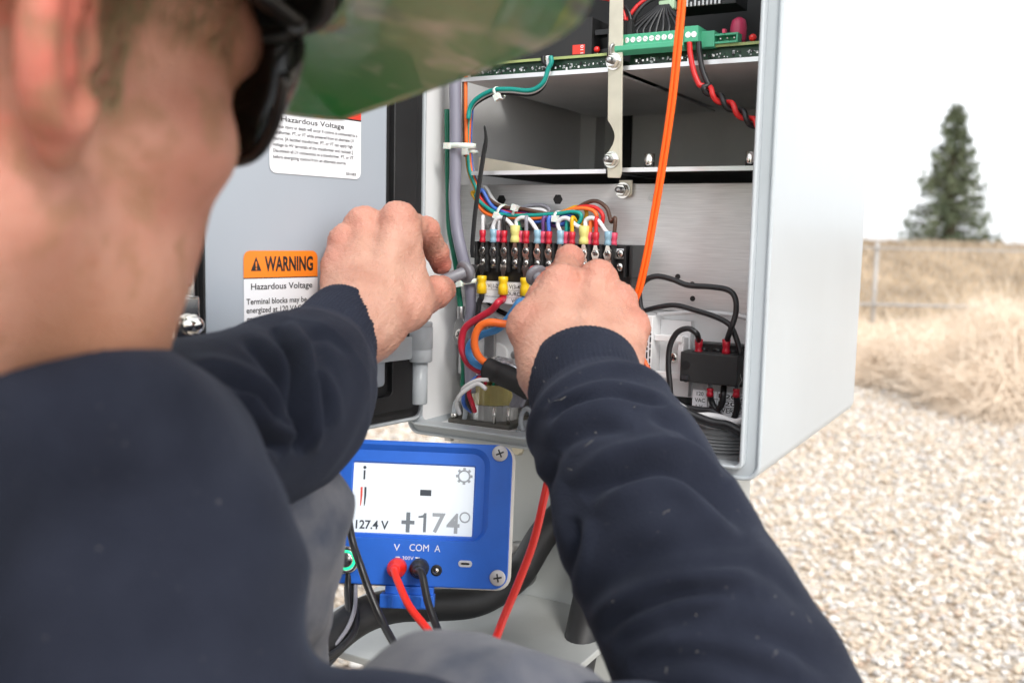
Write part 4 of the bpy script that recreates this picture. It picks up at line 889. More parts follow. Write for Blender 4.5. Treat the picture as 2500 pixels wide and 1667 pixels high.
# corner screws
for q in ((238, 213), (1224, 250), (1210, 963)):
    p = ml(q); fr = frame_dir(MF.w(p.x, -.0001, p.z), -MF.y, MF.z); mm = MB(SCRW); mm.lathe(fr, [(.0058, 0), (.0060, .0008), (.0050, .0014), (.0001, .0018)], 24); a = random.uniform(0, 1.5); mm.mat(INK)
    for qq in (a, a + math.pi / 2): mm.box(Fr(fr.w(0, 0, .0014), fr.x * math.cos(qq) + fr.y * math.sin(qq), fr.y * math.cos(qq) - fr.x * math.sin(qq), fr.z), -.0031, .0031, -.0006, .0006, 0, .0005)
    mm.build('screw', meter)
# power button with lit green ring
p = ml((340, 860)); fr = frame_dir(MF.w(p.x, 0, p.z), -MF.y, MF.z)
m = MB(CHROME); m.lathe(fr, [(.0105, -.001), (.0105, .0010), (.0092, .0020), (.0075, .0020), (.0075, .0005)], 32); pbn = m.build('power_button', meter)
m = MB(mat('green ring light', (.02, .5, .25), .3, emis=((.02, .85, .35), .9))); m.lathe(fr, [(.0074, .0004), (.0074, .0017), (.0056, .0019), (.0056, .0004)], 32); m.build('light_ring', pbn)
m = MB(CHROME); m.lathe(fr, [(.0055, .0005), (.0055, .0022), (.0048, .0026), (.0001, .0027)], 28); m.build('cap', pbn)
# amp socket, usb socket
p = ml((860, 920)); fr = frame_dir(MF.w(p.x, 0, p.z), -MF.y, MF.z); m = MB(BLACK); m.lathe(fr, [(.0042, -.001), (.0042, .0008), (.0032, .0014), (.0022, .0006)], 20); so = m.build('current_socket', meter); m = MB(CHROME); m.lathe(fr, [(.0019, .0003), (.0017, .0014), (.0001, .0016)], 14); m.build('pin', so)
a, b = ml((986, 862)), ml((1063, 903)); m = MB(ALUEDGE); m.ringprism(MF, rrect(a.x, b.x, b.z, a.z, .0022), rrect(a.x + .0016, b.x - .0016, b.z + .0016, a.z - .0016, .0014), -.0006, .004); us = m.build('usb_socket', meter); m = MB(BLACK); m.prism(MF, rrect(a.x + .0015, b.x - .0015, b.z + .0015, a.z - .0015, .0014), -.0004, -.0001); m.build('socket_hole', us)
# clip under the meter
a, b = ml((541, 1040)), ml((845, 1140)); m = MB(BLUE)
prof = [(a.x, -.0005), (b.x, -.0005)]
m.box(MF, a.x, b.x, -.006, .008, b.z, -.0055); m.box(MF, a.x + .003, b.x - .001, -.001, .009, -.006, -.0002)
for t in (.2, .5, .8): m.box(MF, a.x + (b.x - a.x) * t - .002, a.x + (b.x - a.x) * t + .002, -.0075, -.0061, b.z + .001, -.0065)
m.build('stand_clip', meter, bevel=.0012)
# plugs and leads
def plug_lead(q, col, mt, pts, label, r_=.0028, name='test_lead'):
    p = ml(q, -.011); fr = frame_dir(MF.w(p.x, 0, p.z), -MF.y, MF.z)
    e = empty(name, fr, label, 'test lead')
    m = MB(mt); m.lathe(fr, [(.0068, .0002), (.0071, .002), (.0071, .009), (.0066, .0115), (.0050, .013), (.0044, .019), (.0036, .021)], 28); m.build('plug', e)
    P = [fr.w(0, 0, .018), fr.w(0, .0, .023)] + [at(*a) for a in pts]
    m = MB(WIRE[col]); m.tube(smooth_path(P), r_, 12); m.build('cable', e)
plug_lead((628, 912), 'testred', WIRE['testred'], [(972, 1420, .700), (1000, 1480, .685), (1050, 1545, .665), (1090, 1620, .62), (1100, 1750, .58), (1060, 1950, .55)], 'red test lead plugged into the V socket of the meter')
plug_lead((757, 915), 'black', BLACK, [(1030, 1400, .702), (1045, 1470, .690), (1070, 1540, .675), (1110, 1640, .63), (1150, 1780, .6), (1160, 1950, .58)], 'black test lead plugged into the COM socket of the meter')
# cable hanging from the left hand probe, past the meter
m = MB(WIRE['black']); m.tube(smooth_path([at(*a) for a in ((842, 1200, .70), (858, 1310, .70), (880, 1380, .69), (905, 1450, .685), (940, 1530, .675), (1000, 1640, .64), (1040, 1760, .6))]), .0028, 12)
m.build('test_lead_cable', None, label='thin black cable passing left of the red plug in front of the meter', cat='cable')
m = MB(WIRE['testred']); m.tube(smooth_path([at(*a) for a in ((1345, 830, .76), (1352, 960, .74), (1350, 1100, .72), (1325, 1230, .70), (1300, 1330, .69), (1262, 1430, .68), (1225, 1520, .665), (1200, 1600, .64), (1180, 1750, .6))]), .0029, 12)
m.build('test_lead_cable', None, label='red test cable hanging between the meter and the right sleeve', cat='cable')
# probes
GPL = mat('grey probe plastic', (.17, .17, .19), .4)
def probe(A, B, tip, label, colr):
    d = (B - A).normalized(); e = empty('test_probe', frame_dir(A, d), label, 'test probe'); fr = frame_dir(A, d); L = (B - A).length
    m = MB(GPL); m.lathe(fr, [(.0030, -.045), (.0044, -.03), (.0046, 0), (.0046, L - .006), (.0050, L - .0055)], 20); m.build('handle', e)
    m = MB(GPL); m.lathe(fr.at(0, 0, L - .0055), [(.0052, 0), (.0088, .001), (.0092, .003), (.0075, .006), (.0052, .0065), (.0048, .009)], 24); m.build('finger_guard', e)
    m = MB(colr); m.lathe(frame_dir(B + d * .003, tip - B), [(.0040, 0), (.0036, .010), (.0024, .016), (.0016, .022)], 16); q = m.build('nose', e)
    m = MB(CHROME); m.tube([B + (tip - B).normalized() * .018, tip], [.0010, .0006], 8); m.build('needle', e)
    m = MB(BLACK); m.box(fr, -.0012, .0012, -.0050, -.0046, L - .022, L - .014); m.build('marking', e)
t_l = CF.w(TX[0] + .001, TY - .002, rowz2 - .001)
probe(at(1068, 690, .762), at(1142, 662, .780), t_l, 'grey test probe with round finger guard pinched in the left hand', BLACK)
t_r = CF.w(TX[5], TY - .002, rowz2 - .001)
probe(at(1345, 715, .742), at(1306, 668, .762), t_r, 'grey test probe with red nose mostly hidden by the right hand', REDLED)

# ------------------------------------------------------------------ stand under the cabinet
PST = mat('light grey stand paint', (.44, .46, .45), .4, var=.06, vscale=10, bump=.03)
stand = empty('cabinet_stand', Fr(CF.w(CW * .55, .17, -CF.o.z), c_r, c_d, Z), 'light grey steel stand carrying the cabinet above the gravel', 'stand')
zg = -CF.o.z
xl, xr_ = CF.loc(hit(1085, 1300, CF.w(0, .09, 0), c_d)).x, CF.loc(hit(1838, 1200, CF.w(0, .27, 0), c_d)).x
m = MB(PST); m.prism(Fr(CF.o, c_r, Z, -c_d), rrect(xl, xr_, -.27, -.09, .012), zg + .012, -.012); m.build('column', stand, bevel=.001, auto=30)
m = MB(PST); m.box(CF, xl - .02, xr_ + .002, .075, .29, -.0118, -.0006); m.build('top_plate', stand, bevel=.001)
zs_ = CF.loc(hit(1150, 1500, CF.w(0, .02, 0), c_d)).z
m = MB(mat('weathered grey shelf', (.36, .37, .36), .5, var=.12, vscale=14, bump=.05)); m.box(CF, xl - .035, xr_ - .05, -.10, .0895, zs_ - .006, zs_); m.build('side_shelf', stand, bevel=.001)
m = MB(PST); m.box(CF, xl + .02, xl + .026, -.06, .0895, zs_ - .08, zs_ - .0061); m.build('shelf_gusset', stand)
m = MB(PST); m.box(CF, xl - .05, xr_ + .05, .04, .32, zg + .0005, zg + .012); m.build('foot_plate', stand, bevel=.001)
for a, b in ((1122, 1062), (1100, 1066)):
    p = CF.loc(hit(a, b, CF.w(0, .06, 0), c_d)); m = MB(STEEL); m.cyl(CF.w(p.x, .06, -.0007), CF.w(p.x, .06, -.016), .006, n=6, smooth=False); m.build('bolt', stand)
p = cp(1268, 1095, .06); m = MB(ZINC); m.lathe(frame_dir(p, -c_d), [(.005, 0), (.006, .002), (.004, .006)], 12); m.build('bolt_head', stand)
p = hit(1264, 1372, CF.w(0, .07, 0), c_d); m = MB(STEEL); m.lathe(frame_dir(p, -c_d * .6 + Z), [(.0135, -.02), (.0135, .008), (.015, .009), (.015, .012), (.010, .012), (.010, .004)], 20); m.build('pipe_stub', stand)
m = MB(RUBBER); m.tube(smooth_path([at(*a) for a in ((690, 1760, .66), (735, 1650, .68), (790, 1575, .70), (870, 1510, .73), (960, 1478, .77), (1060, 1475, .80), (1150, 1468, .82), (1215, 1440, .84), (1270, 1395, .87), (1330, 1300, .88), (1400, 1230, .89))]), .0135, 18)
m.build('power_cable', None, label='thick black cable curving from the gravel behind the meter', cat='cable')
m = MB(RUBBER); m.tube(smooth_path([at(*a) for a in ((1370, 2300, .74), (1390, 1850, .78), (1402, 1660, .80), (1425, 1540, .82), (1450, 1420, .83), (1470, 1330, .85), (1485, 1250, .86))]), .015, 18)
m.build('conduit', None, label='black flexible conduit beside the right sleeve', cat='conduit')
tw = [at(*a) for a in ((855, 1400, .735), (858, 1440, .73), (862, 1500, .715), (845, 1555, .70), (800, 1605, .685), (735, 1650, .665), (690, 1700, .65), (660, 1790, .62))]
mp_ = smooth_path(tw, 12); fr_ = pframes(mp_); acc = [0]
for a, b in zip(mp_, mp_[1:]): acc.append(acc[-1] + (b - a).length)
e = empty('twisted_leads', Fr(tw[-1], (1, 0, 0), (0, 1, 0), (0, 0, 1)), 'twisted black leads hanging from under the meter, left', 'leads')
for s in range(3):
    pts = [p + (x * math.cos(2.1 * s + l * 45) + y * math.sin(2.1 * s + l * 45)) * .0032 for p, (x, y, t), l in zip(mp_, fr_, acc)]
    m = MB(WIRE['black'] if s else WIRE['grey']); m.tube(pts, .0029 if s else .0016, 8); m.build('strand', e)
# ------------------------------------------------------------------ ground, berm
def ground_mat():
    m = bpy.data.materials.new('gravel bed'); m.use_nodes = True; n = m.node_tree; L = n.links; b = n.nodes['Principled BSDF']
    tc = n.nodes.new('ShaderNodeTexCoord'); vo = n.nodes.new('ShaderNodeTexVoronoi'); vo.inputs['Scale'].default_value = 58; L.new(tc.outputs['Object'], vo.inputs[0])
    cr = n.nodes.new('ShaderNodeValToRGB'); E = cr.color_ramp.elements
    E[0].position = 0; E[0].color = (.27, .20, .14, 1); E[1].position = 1; E[1].color = (.66, .60, .52, 1)
    for p, c in ((.3, (.44, .37, .29, 1)), (.55, (.56, .47, .37, 1)), (.75, (.46, .42, .38, 1))): q = E.new(p); q.color = c
    se = n.nodes.new('ShaderNodeSeparateColor'); L.new(vo.outputs['Color'], se.inputs[0]); L.new(se.outputs[0], cr.inputs[0])
    L.new(cr.outputs[0], b.inputs['Base Color']); b.inputs['Roughness'].default_value = .85
    bu = n.nodes.new('ShaderNodeBump'); bu.inputs['Strength'].default_value = .9; bu.inputs['Distance'].default_value = .012; bu.invert = True; L.new(vo.outputs['Distance'], bu.inputs['Height']); L.new(bu.outputs[0], b.inputs['Normal'])
    return m
GR = ground_mat()
NX, NY = 60, 60
def gz(x, y): return 0.0
m = MB(GR); m.add([(-40, -15, 0), (60, -15, 0), (60, 60, 0), (-40, 60, 0)], [(0, 1, 2, 3)], False); m.build('ground', None, kind='structure', label='pale gravel ground sheet', base=Vector((0, 0, 0)))
FLD = mat('dry field soil', (.40, .31, .20), .9, var=.25, vscale=.4, bump=.3, bscale=6)
m = MB(FLD); m.add([(-900, -300, -.03), (1500, -300, -.03), (1500, 1800, -.03), (-900, 1800, -.03)], [(0, 1, 2, 3)], False); m.build('field', None, kind='structure', label='dry open field reaching the horizon', base=Vector((0, 0, 0)))
# berm: long low bank across the view
xs = np.linspace(-14, 30, 150); ys_ = np.linspace(8.2, 26, 50); X, Y = np.meshgrid(xs, ys_, indexing='ij')
def fbm(x, y, seed=0):
    r = np.random.default_rng(seed); o = 0
    for k in range(5):
        a = r.uniform(0, 6.28, 6); f = 0.35 * 2 ** k
        o = o + (np.sin(x * f * 1.3 + a[0] + 1.7 * np.sin(y * f + a[1])) * np.sin(y * f * 1.1 + a[2] + np.sin(x * f * .8 + a[3]))) / 1.7 ** k
    return o
def bermz(X, Y):
    t = np.clip((Y - 8.3) / 4.0, 0, 1); h = (t * t * (3 - 2 * t)) * .80; back = np.clip((Y - 20) / 6, 0, 1); return h * (1 - back) - back * .2 + fbm(X, Y, 3) * .03 * t
H = bermz(X, Y)
V = np.stack([X, Y, H + .004], -1).reshape(-1, 3); nx, ny = X.shape; I = np.arange(nx * ny).reshape(nx, ny)
F = np.stack([I[:-1, :-1], I[1:, :-1], I[1:, 1:], I[:-1, 1:]], -1).reshape(-1, 4)
BERM = mat('dry earth bank', (.34, .25, .16), .95, var=.3, vscale=2.5, bump=.5, bscale=30)
np_mesh('berm', V, F, BERM, kind='structure', label='low bank of dry earth behind the fence')
def blades(n, P, h, w, lean, seed, curl=.3):
    """n grass blades: 2-segment tapered strips; P (n,3) roots"""
    r = np.random.default_rng(seed); a = r.uniform(0, 6.283, n); hh = h * r.uniform(.5, 1.25, n); ln = lean * r.uniform(.2, 1.3, n); ww = w * r.uniform(.6, 1.3, n)
    d = np.stack([np.cos(a), np.sin(a), 0 * a], 1); s = np.stack([-np.sin(a), np.cos(a), 0 * a], 1) * ww[:, None] * .5
    up = np.array([0, 0, 1.])
    M1 = P + up * (hh * .55)[:, None] + d * (ln * hh * .3)[:, None]; Tp = P + up * (hh * (1 - .25 * ln))[:, None] + d * (ln * hh)[:, None]
    V = np.stack([P - s, P + s, M1 + s * .7, M1 - s * .7, Tp + s * .15, Tp - s * .15], 1).reshape(-1, 3)
    b = np.arange(n)[:, None] * 6
    F = np.concatenate([b + np.array([0, 1, 2, 3]), b + np.array([3, 2, 4, 5])], 0); return V, F
def grass_mat(name, c0, c1):
    m = mat(name, c0, .8, var=0, vscale=1.2, col2=c1); return m
DRY = grass_mat('dry grass', (.29, .225, .155), (.46, .37, .27)); STRAW = grass_mat('pale straw weed', (.74, .60, .46), (.86, .75, .62))
n = 26000; r = np.random.default_rng(5); px_ = r.uniform(1, 15, n); py_ = 8.2 + r.random(n) ** 1.1 * 5.5; P = np.stack([px_, py_, bermz(px_, py_)], 1)
keep = fbm(px_ * 2, py_ * 2, 9) > -.55; P = P[keep]; V, F = blades(len(P), P, .11, .012, .8, 6)
np_mesh('bank_grass', V, F, DRY, smooth=False, kind='stuff', label='short dry grass covering the bank')
# gravel stones
t_ = (1 + 5 ** .5) / 2
ico = np.array([(-1, t_, 0), (1, t_, 0), (-1, -t_, 0), (1, -t_, 0), (0, -1, t_), (0, 1, t_), (0, -1, -t_), (0, 1, -t_), (t_, 0, -1), (t_, 0, 1), (-t_, 0, -1), (-t_, 0, 1)]) / 1.902
icf = np.array([(0, 11, 5), (0, 5, 1), (0, 1, 7), (0, 7, 10), (0, 10, 11), (1, 5, 9), (5, 11, 4), (11, 10, 2), (10, 7, 6), (7, 1, 8), (3, 9, 4), (3, 4, 2), (3, 2, 6), (3, 6, 8), (3, 8, 9), (4, 9, 5), (2, 4, 11), (6, 2, 10), (8, 6, 7), (9, 8, 1)])
n = 64000; yy = .5 + r.random(n) ** .75 * 6.2; xx = r.uniform(-1.1, 1, n) * (0.4 + yy * .42) + yy * .16 + .1
sz = r.uniform(.0038, .0100, n) * r.choice([.8, 1, 1, 1.35], n) * (1 + .12 * np.maximum(0, yy - 2))
sc = np.stack([r.uniform(.8, 1.35, n), r.uniform(.7, 1.1, n), r.uniform(.5, .85, n)], 1) * sz[:, None]; a = r.uniform(0, 6.283, n); tlt = r.normal(0, .35, n)
J = ico[None] * (1 + r.normal(0, .13, (n, 12, 1))); Q = J * sc[:, None]
Q = np.stack([Q[..., 0] * np.cos(tlt)[:, None] - Q[..., 2] * np.sin(tlt)[:, None], Q[..., 1], Q[..., 0] * np.sin(tlt)[:, None] + Q[..., 2] * np.cos(tlt)[:, None]], -1)
ca, sa = np.cos(a)[:, None], np.sin(a)[:, None]
V = np.stack([Q[..., 0] * ca - Q[..., 1] * sa + xx[:, None], Q[..., 0] * sa + Q[..., 1] * ca + yy[:, None], Q[..., 2] + (sz * r.uniform(.15, .7, n))[:, None]], -1).reshape(-1, 3)
F = (icf[None] + (np.arange(n) * 12)[:, None, None]).reshape(-1, 3)
def stone(name, c, ): return mat(name, c, .8, var=.18, vscale=60, bump=.15, bscale=150)
STN = [stone('stone cream', (.54, .46, .37)), stone('stone white', (.64, .60, .55)), stone('stone tan', (.49, .40, .31)), stone('stone grey', (.44, .41, .385)), stone('stone rust', (.46, .35, .27))]
mi = np.repeat(r.choice(5, n, p=[.38, .27, .18, .12, .05]), 20)
np_mesh('gravel', V, F, STN, smooth=True, mi=mi, kind='stuff', label='loose pale mixed gravel stones')
# chain-link fence
GALV = mat('galvanised pipe', (.40, .38, .36), .6, .1, var=.06)
FX0, FX1 = 0.6, 9.5; fy = 7.3
def fpt(x, z): return Vector((x, fy + (x - 2.6) * -.03, z))
fe = empty('chain_link_fence', Fr(fpt(2.6, 0), (1, 0, 0), (0, 1, 0), (0, 0, 1)), 'galvanised pipe fence with thin wire mesh before the bank', 'fence')
zr = hit(2300, 747, Vector((0, fy, 0)), Vector((0, 1, 0))).z; xp = hit(2143, 640, Vector((0, fy, 0)), Vector((0, 1, 0))).x
for z_ in (zr, zr + .42): m = MB(GALV); m.cyl(fpt(FX0, z_), fpt(FX1, z_), .012 if z_ == zr else .007, n=10); m.build('rail', fe)
for k in range(-1, 3): x = xp + k * 2.4; m = MB(GALV); m.cyl(fpt(x, .002) + Vector((0, .03, 0)), fpt(x, zr + .46) + Vector((0, .03, 0)), .015, n=12); m.build('post', fe)
m = MB(GALV); zt2 = zr + .42
for k in range(int((FX1 - FX0) / .085)):
    x = FX0 + k * .085
    for s in (-1, 1):
        xe = x + s * zt2 * .9
        if FX0 <= xe <= FX1: m.tube([fpt(x, .01) + Vector((0, .02 + .002 * s, 0)), fpt(xe, zt2) + Vector((0, .02 + .002 * s, 0))], .0013, 3, False)
m.build('wire_mesh', fe)
# tumbleweeds / dry bushes
def bush(c, rad, n, seed, label, mt, hgt=1.0):
    r = np.random.default_rng(seed); u = r.normal(size=(n, 3)); u[:, 2] = np.abs(u[:, 2]) * hgt + .05; u /= np.linalg.norm(u, axis=1)[:, None]
    L = rad * r.uniform(.55, 1.12, n) * (1 + .25 * np.sin(u[:, 0] * 5 + seed) * np.cos(u[:, 1] * 4)); root = np.stack([r.normal(0, rad * .22, n), r.normal(0, rad * .22, n), np.abs(r.normal(0, rad * .12, n))], 1)
    mid = root + u * (L * .5)[:, None] + r.normal(0, rad * .10, (n, 3)); tip = root + u * L[:, None] + r.normal(0, rad * .14, (n, 3)); tip[:, 2] -= rad * .08
    s = np.cross(u, r.normal(size=(n, 3))); s /= np.linalg.norm(s, axis=1)[:, None]; s *= (.0019 * r.uniform(.6, 1.6, n))[:, None]
    h_ = n // 2; q = u[:h_] * (rad * r.uniform(.45, 1.0, h_) * (1 + .25 * np.sin(u[:h_, 0] * 5 + seed) * np.cos(u[:h_, 1] * 4)))[:, None]; w = np.cross(u[:h_], r.normal(size=(h_, 3))); w /= np.linalg.norm(w, axis=1)[:, None]
    root[:h_] = q; mid[:h_] = q + (w * .5 + u[:h_] * .12) * rad * .38; tip[:h_] = q + (w * .8 - u[:h_] * .05) * rad * .7
    V = np.stack([root - s, root + s, mid + s, mid - s, tip + s * .3, tip - s * .3], 1).reshape(-1, 3); b = np.arange(n)[:, None] * 6
    V[:, 2] = np.maximum(V[:, 2], .003)
    F = np.concatenate([b + np.array([0, 1, 2, 3]), b + np.array([3, 2, 4, 5])], 0)
    return np_mesh('dry_bush', V + np.array(c), F, mt, smooth=False, base=Vector(c), label=label, cat='bush', group='dry straw-coloured weeds along the gravel edge')
def gpt(px, py): return hit(px, py, Vector((0, 0, 0)), Z)
BU = [(2115, 915, .26, 'dry straw bush closest to the cabinet edge'), (2235, 945, .36, 'rounded pale straw bush below the fence post'), (2330, 960, .30, 'small pale bush between the two round ones'),
      (2440, 1000, .40, 'large straw bush leaning at the right edge of the view'), (2540, 1010, .5, 'straw bush cut by the right edge of the view'), (2440, 905, .44, 'tall straw bush behind the large right one'), (2330, 890, .30, 'straw bush against the fence in the middle'), (2200, 885, .28, 'straw bush against the fence behind the rounded one'), (2660, 950, .5, 'straw bush beyond the right edge'), (2060, 880, .3, 'straw bush half hidden by the cabinet corner')]
for k, (a, b, rd, lb) in enumerate(BU):
    g = gpt(a, b); bush((g.x, g.y, 0), rd, 11000, 30 + k, lb, STRAW, .8 if rd < .4 else 1.0)
# ------------------------------------------------------------------ spruce
def spruce(base, H_, Rb, seed):
    r = np.random.default_rng(seed)
    e = empty('spruce_tree', Fr(base, (1, 0, 0), (0, 1, 0), (0, 0, 1)), 'dark green spruce standing alone behind the bank', 'tree')
    m = MB(mat('bark', (.09, .06, .04), .9)); m.tube([base + Z * (H_ * k / 8) + Vector((.05 * math.sin(k), 0, 0)) for k in range(9)], [.22 * (1 - k / 8.3) + .012 for k in range(9)], 9); m.build('trunk', e)
    Vs, Fs, o = [], [], 0; Bm = MB(MATS['bark'])
    z = .25
    while z < H_ - .12:
        t = z / H_; R_ = Rb * (1 - t) ** .82 * (1.0 if t > .08 else .8) + .05; nb = int(11 - 5 * t)
        for k in range(nb):
            a = 2 * math.pi * (k + r.random() * .7) / nb; L = R_ * r.uniform(.72, 1.06); dr = -.05 - .28 * (1 - t) + (.5 if t > .88 else 0)
            d = np.array([math.cos(a), math.sin(a), 0]); z0 = z + r.normal(0, .06)
            N = int(26 + L * 62); s = r.random(N) ** .7
            P = np.array([0, 0, z0]) + d * (L * s)[:, None] + np.array([0, 0, 1.]) * (dr * L * s + .22 * L * s ** 3)[:, None]
            sd = np.array([-d[1], d[0], 0]); wd = .30 * L * (1 - s) + .05
            P += sd * (r.uniform(-1, 1, N) * wd)[:, None] + np.array([0, 0, 1.]) * r.normal(-.06, .07, N)[:, None]
            q = r.normal(size=(N, 3)) + d * 1.0 + np.array([0, 0, -.25]); q /= np.linalg.norm(q, axis=1)[:, None]; ln = r.uniform(.09, .2, N)
            si = np.cross(q, r.normal(size=(N, 3))); si /= np.linalg.norm(si, axis=1)[:, None]; si *= (r.uniform(.012, .032, N))[:, None]
            V = np.stack([P - si, P + si, P + q * ln[:, None] + si * .3, P + q * ln[:, None] - si * .3], 1).reshape(-1, 3); Vs.append(V); Fs.append(np.arange(N * 4).reshape(-1, 4) + o); o += N * 4
            if L > .5: Bm.tube([base + Vector((0, 0, z0)), base + Vector((d[0] * L * .8, d[1] * L * .8, z0 + dr * L * .8 + .12 * L))], [.025, .006], 4, False)
        z += .17 + .13 * (1 - t)
    Bm.build('branches', e)
    V = np.concatenate(Vs) + np.array(base); mt = mat('spruce needles', (.065, .09, .05), .7, vscale=2.2, col2=(.16, .18, .10))
    np_mesh('crown', V, np.concatenate(Fs), mt, parent=e, smooth=False)
sd_ = 30.0
sb = hit(2312, 620, Vector((0, sd_, 0)), Vector((0, 1, 0))); st = hit(2333, 252, Vector((0, sd_, 0)), Vector((0, 1, 0)))
spruce(Vector((sb.x, sd_, -.03)), st.z + .03, 1.75, 11)
# ------------------------------------------------------------------ person
def nets(f, lo, hi, h):
    """naive surface nets of the signed distance f(P)"""
    lo = np.asarray(lo, float); n = np.maximum(4, np.ceil((np.asarray(hi, float) - lo) / h).astype(int) + 1)
    ax = [lo[i] + h * np.arange(n[i]) for i in range(3)]
    st = 4; axc = [np.append(a[::st], a[-1] + st * h) for a in ax]; nc = [len(a) for a in axc]
    Gc = np.stack(np.meshgrid(*axc, indexing='ij'), -1).reshape(-1, 3); Sc = f(Gc).reshape(nc)
    S = Sc
    for d in range(3): S = np.take(S, np.minimum((np.arange(n[d]) + st // 2) // st, nc[d] - 1), d)
    near = np.abs(S) < h * st * 1.9; k = np.argwhere(near)
    Q = np.stack([ax[d][k[:, d]] for d in range(3)], 1); r_ = np.empty(len(Q))
    for a in range(0, len(Q), 300000): r_[a:a + 300000] = f(Q[a:a + 300000])
    S = S.copy(); S[near] = r_
    I = S < 0
    c = [(0, 0, 0), (1, 0, 0), (0, 1, 0), (1, 1, 0), (0, 0, 1), (1, 0, 1), (0, 1, 1), (1, 1, 1)]
    sl = lambda A, o: A[o[0]:n[0] - 1 + o[0], o[1]:n[1] - 1 + o[1], o[2]:n[2] - 1 + o[2]]
    cnt = sum(sl(I, o).astype(np.int8) for o in c); act = (cnt > 0) & (cnt < 8)
    idx = -np.ones(act.shape, np.int64); ii = np.argwhere(act); idx[act] = np.arange(len(ii))
    val = np.stack([sl(S, o)[act] for o in c], 1); acc = np.zeros((len(ii), 3)); num = np.zeros(len(ii)); cc = np.array(c, float)
    for a, b in ((0, 1), (2, 3), (4, 5), (6, 7), (0, 2), (1, 3), (4, 6), (5, 7), (0, 4), (1, 5), (2, 6), (3, 7)):
        va, vb = val[:, a], val[:, b]; x = (va < 0) != (vb < 0); t = np.where(x, va / np.where(x, va - vb, 1), 0)
        acc += np.where(x[:, None], cc[a] + (cc[b] - cc[a]) * t[:, None], 0); num += x
    V = lo + h * (ii + acc / num[:, None])
    F = []
    for d in range(3):
        e1, e2 = (d + 1) % 3, (d + 2) % 3
        A = np.take(I, range(0, n[d] - 1), d); B = np.take(I, range(1, n[d]), d); X = np.argwhere(A != B)
        X = X[(X[:, e1] > 0) & (X[:, e2] > 0) & (X[:, e1] < n[e1] - 1) & (X[:, e2] < n[e2] - 1)]
        if not len(X): continue
        o1 = np.zeros(3, int); o1[e1] = 1; o2 = np.zeros(3, int); o2[e2] = 1
        g = lambda Y: idx[Y[:, 0], Y[:, 1], Y[:, 2]]
        q = np.stack([g(X), g(X - o1), g(X - o1 - o2), g(X - o2)], 1); s = I[X[:, 0], X[:, 1], X[:, 2]]
        q = np.where(s[:, None], q, q[:, ::-1]); F.append(q)
    F = np.concatenate(F); F = F[(F >= 0).all(1)]
    return V, F
def smin(a, b, k): h = np.maximum(k - np.abs(a - b), 0) / k; return np.minimum(a, b) - h * h * k * .25
def v3(p): return np.array(tuple(p), float)
def project(P):
    q = P - v3(CAM); z_ = q @ v3(fwd); return np.stack([PCX + FPX * (q @ v3(rgt)) / z_, PCY - FPX * (q @ v3(upv)) / z_], 1)
def cone(P, a, b, ra, rb):
    a, b = v3(a), v3(b); d = b - a; t = np.clip(((P - a) @ d) / max(d @ d, 1e-12), 0, 1)
    return np.linalg.norm(P - a - t[:, None] * d, axis=1) - (ra + (rb - ra) * t)
def ell(P, c, r, Rm=None):
    q = (P - v3(c)); q = q @ Rm if Rm is not None else q
    r = np.asarray(r, float); k0 = np.linalg.norm(q / r, axis=1); k1 = np.linalg.norm(q / (r * r), axis=1); return k0 * (k0 - 1) / np.maximum(k1, 1e-9)
def chain(P, pts, k=.006):
    d = None
    for (a, ra), (b, rb) in zip(pts, pts[1:]):
        e = cone(P, a, b, ra, rb); d = e if d is None else smin(d, e, k)
    return d

# ---- hands.  joints as (pixel x, pixel y, metres from the lens, radius)
def J(x, y, d, r): return (at(x, y, d), r)
HR = dict(
    bases=[J(1352, 925, .648, .0175), J(1405, 925, .643, .018), J(1458, 925, .643, .018), J(1505, 925, .648, .0165)],
    mcp=[J(1372, 694, .700, .0128), J(1460, 682, .708, .0128), J(1512, 738, .701, .0120), J(1545, 800, .690, .0112)],
    fingers=[[J(1391, 632, .741, .0108), J(1368, 668, .765, .0096), J(1336, 690, .770, .0084)],
             [J(1466, 716, .752, .0108), J(1436, 760, .762, .0096), J(1400, 770, .750, .0088)],
             [J(1512, 772, .742, .0102), J(1480, 805, .747, .0092), J(1445, 805, .735, .0084)],
             [J(1548, 830, .725, .0090), J(1520, 855, .730, .0082), J(1490, 855, .720, .0076)]],
    thumb=[J(1335, 895, .652, .0185), J(1293, 800, .684, .0148), J(1322, 730, .732, .0115), J(1338, 686, .762, .0094)],
    web=[J(1360, 715, .700, .011), J(1305, 775, .690, .012)],
    fore=[J(1430, 965, .628, .026), J(1500, 1090, .598, .032), J(1660, 1430, .53, .038), J(1900, 1950, .46, .044)],
    veins=[[(1440, 850), (1432, 770), (1415, 715)], [(1500, 850), (1480, 780), (1468, 720)], [(1380, 850), (1378, 780), (1372, 730)], [(1530, 850), (1518, 800), (1512, 760)]], vd=(.652, .672, .690))
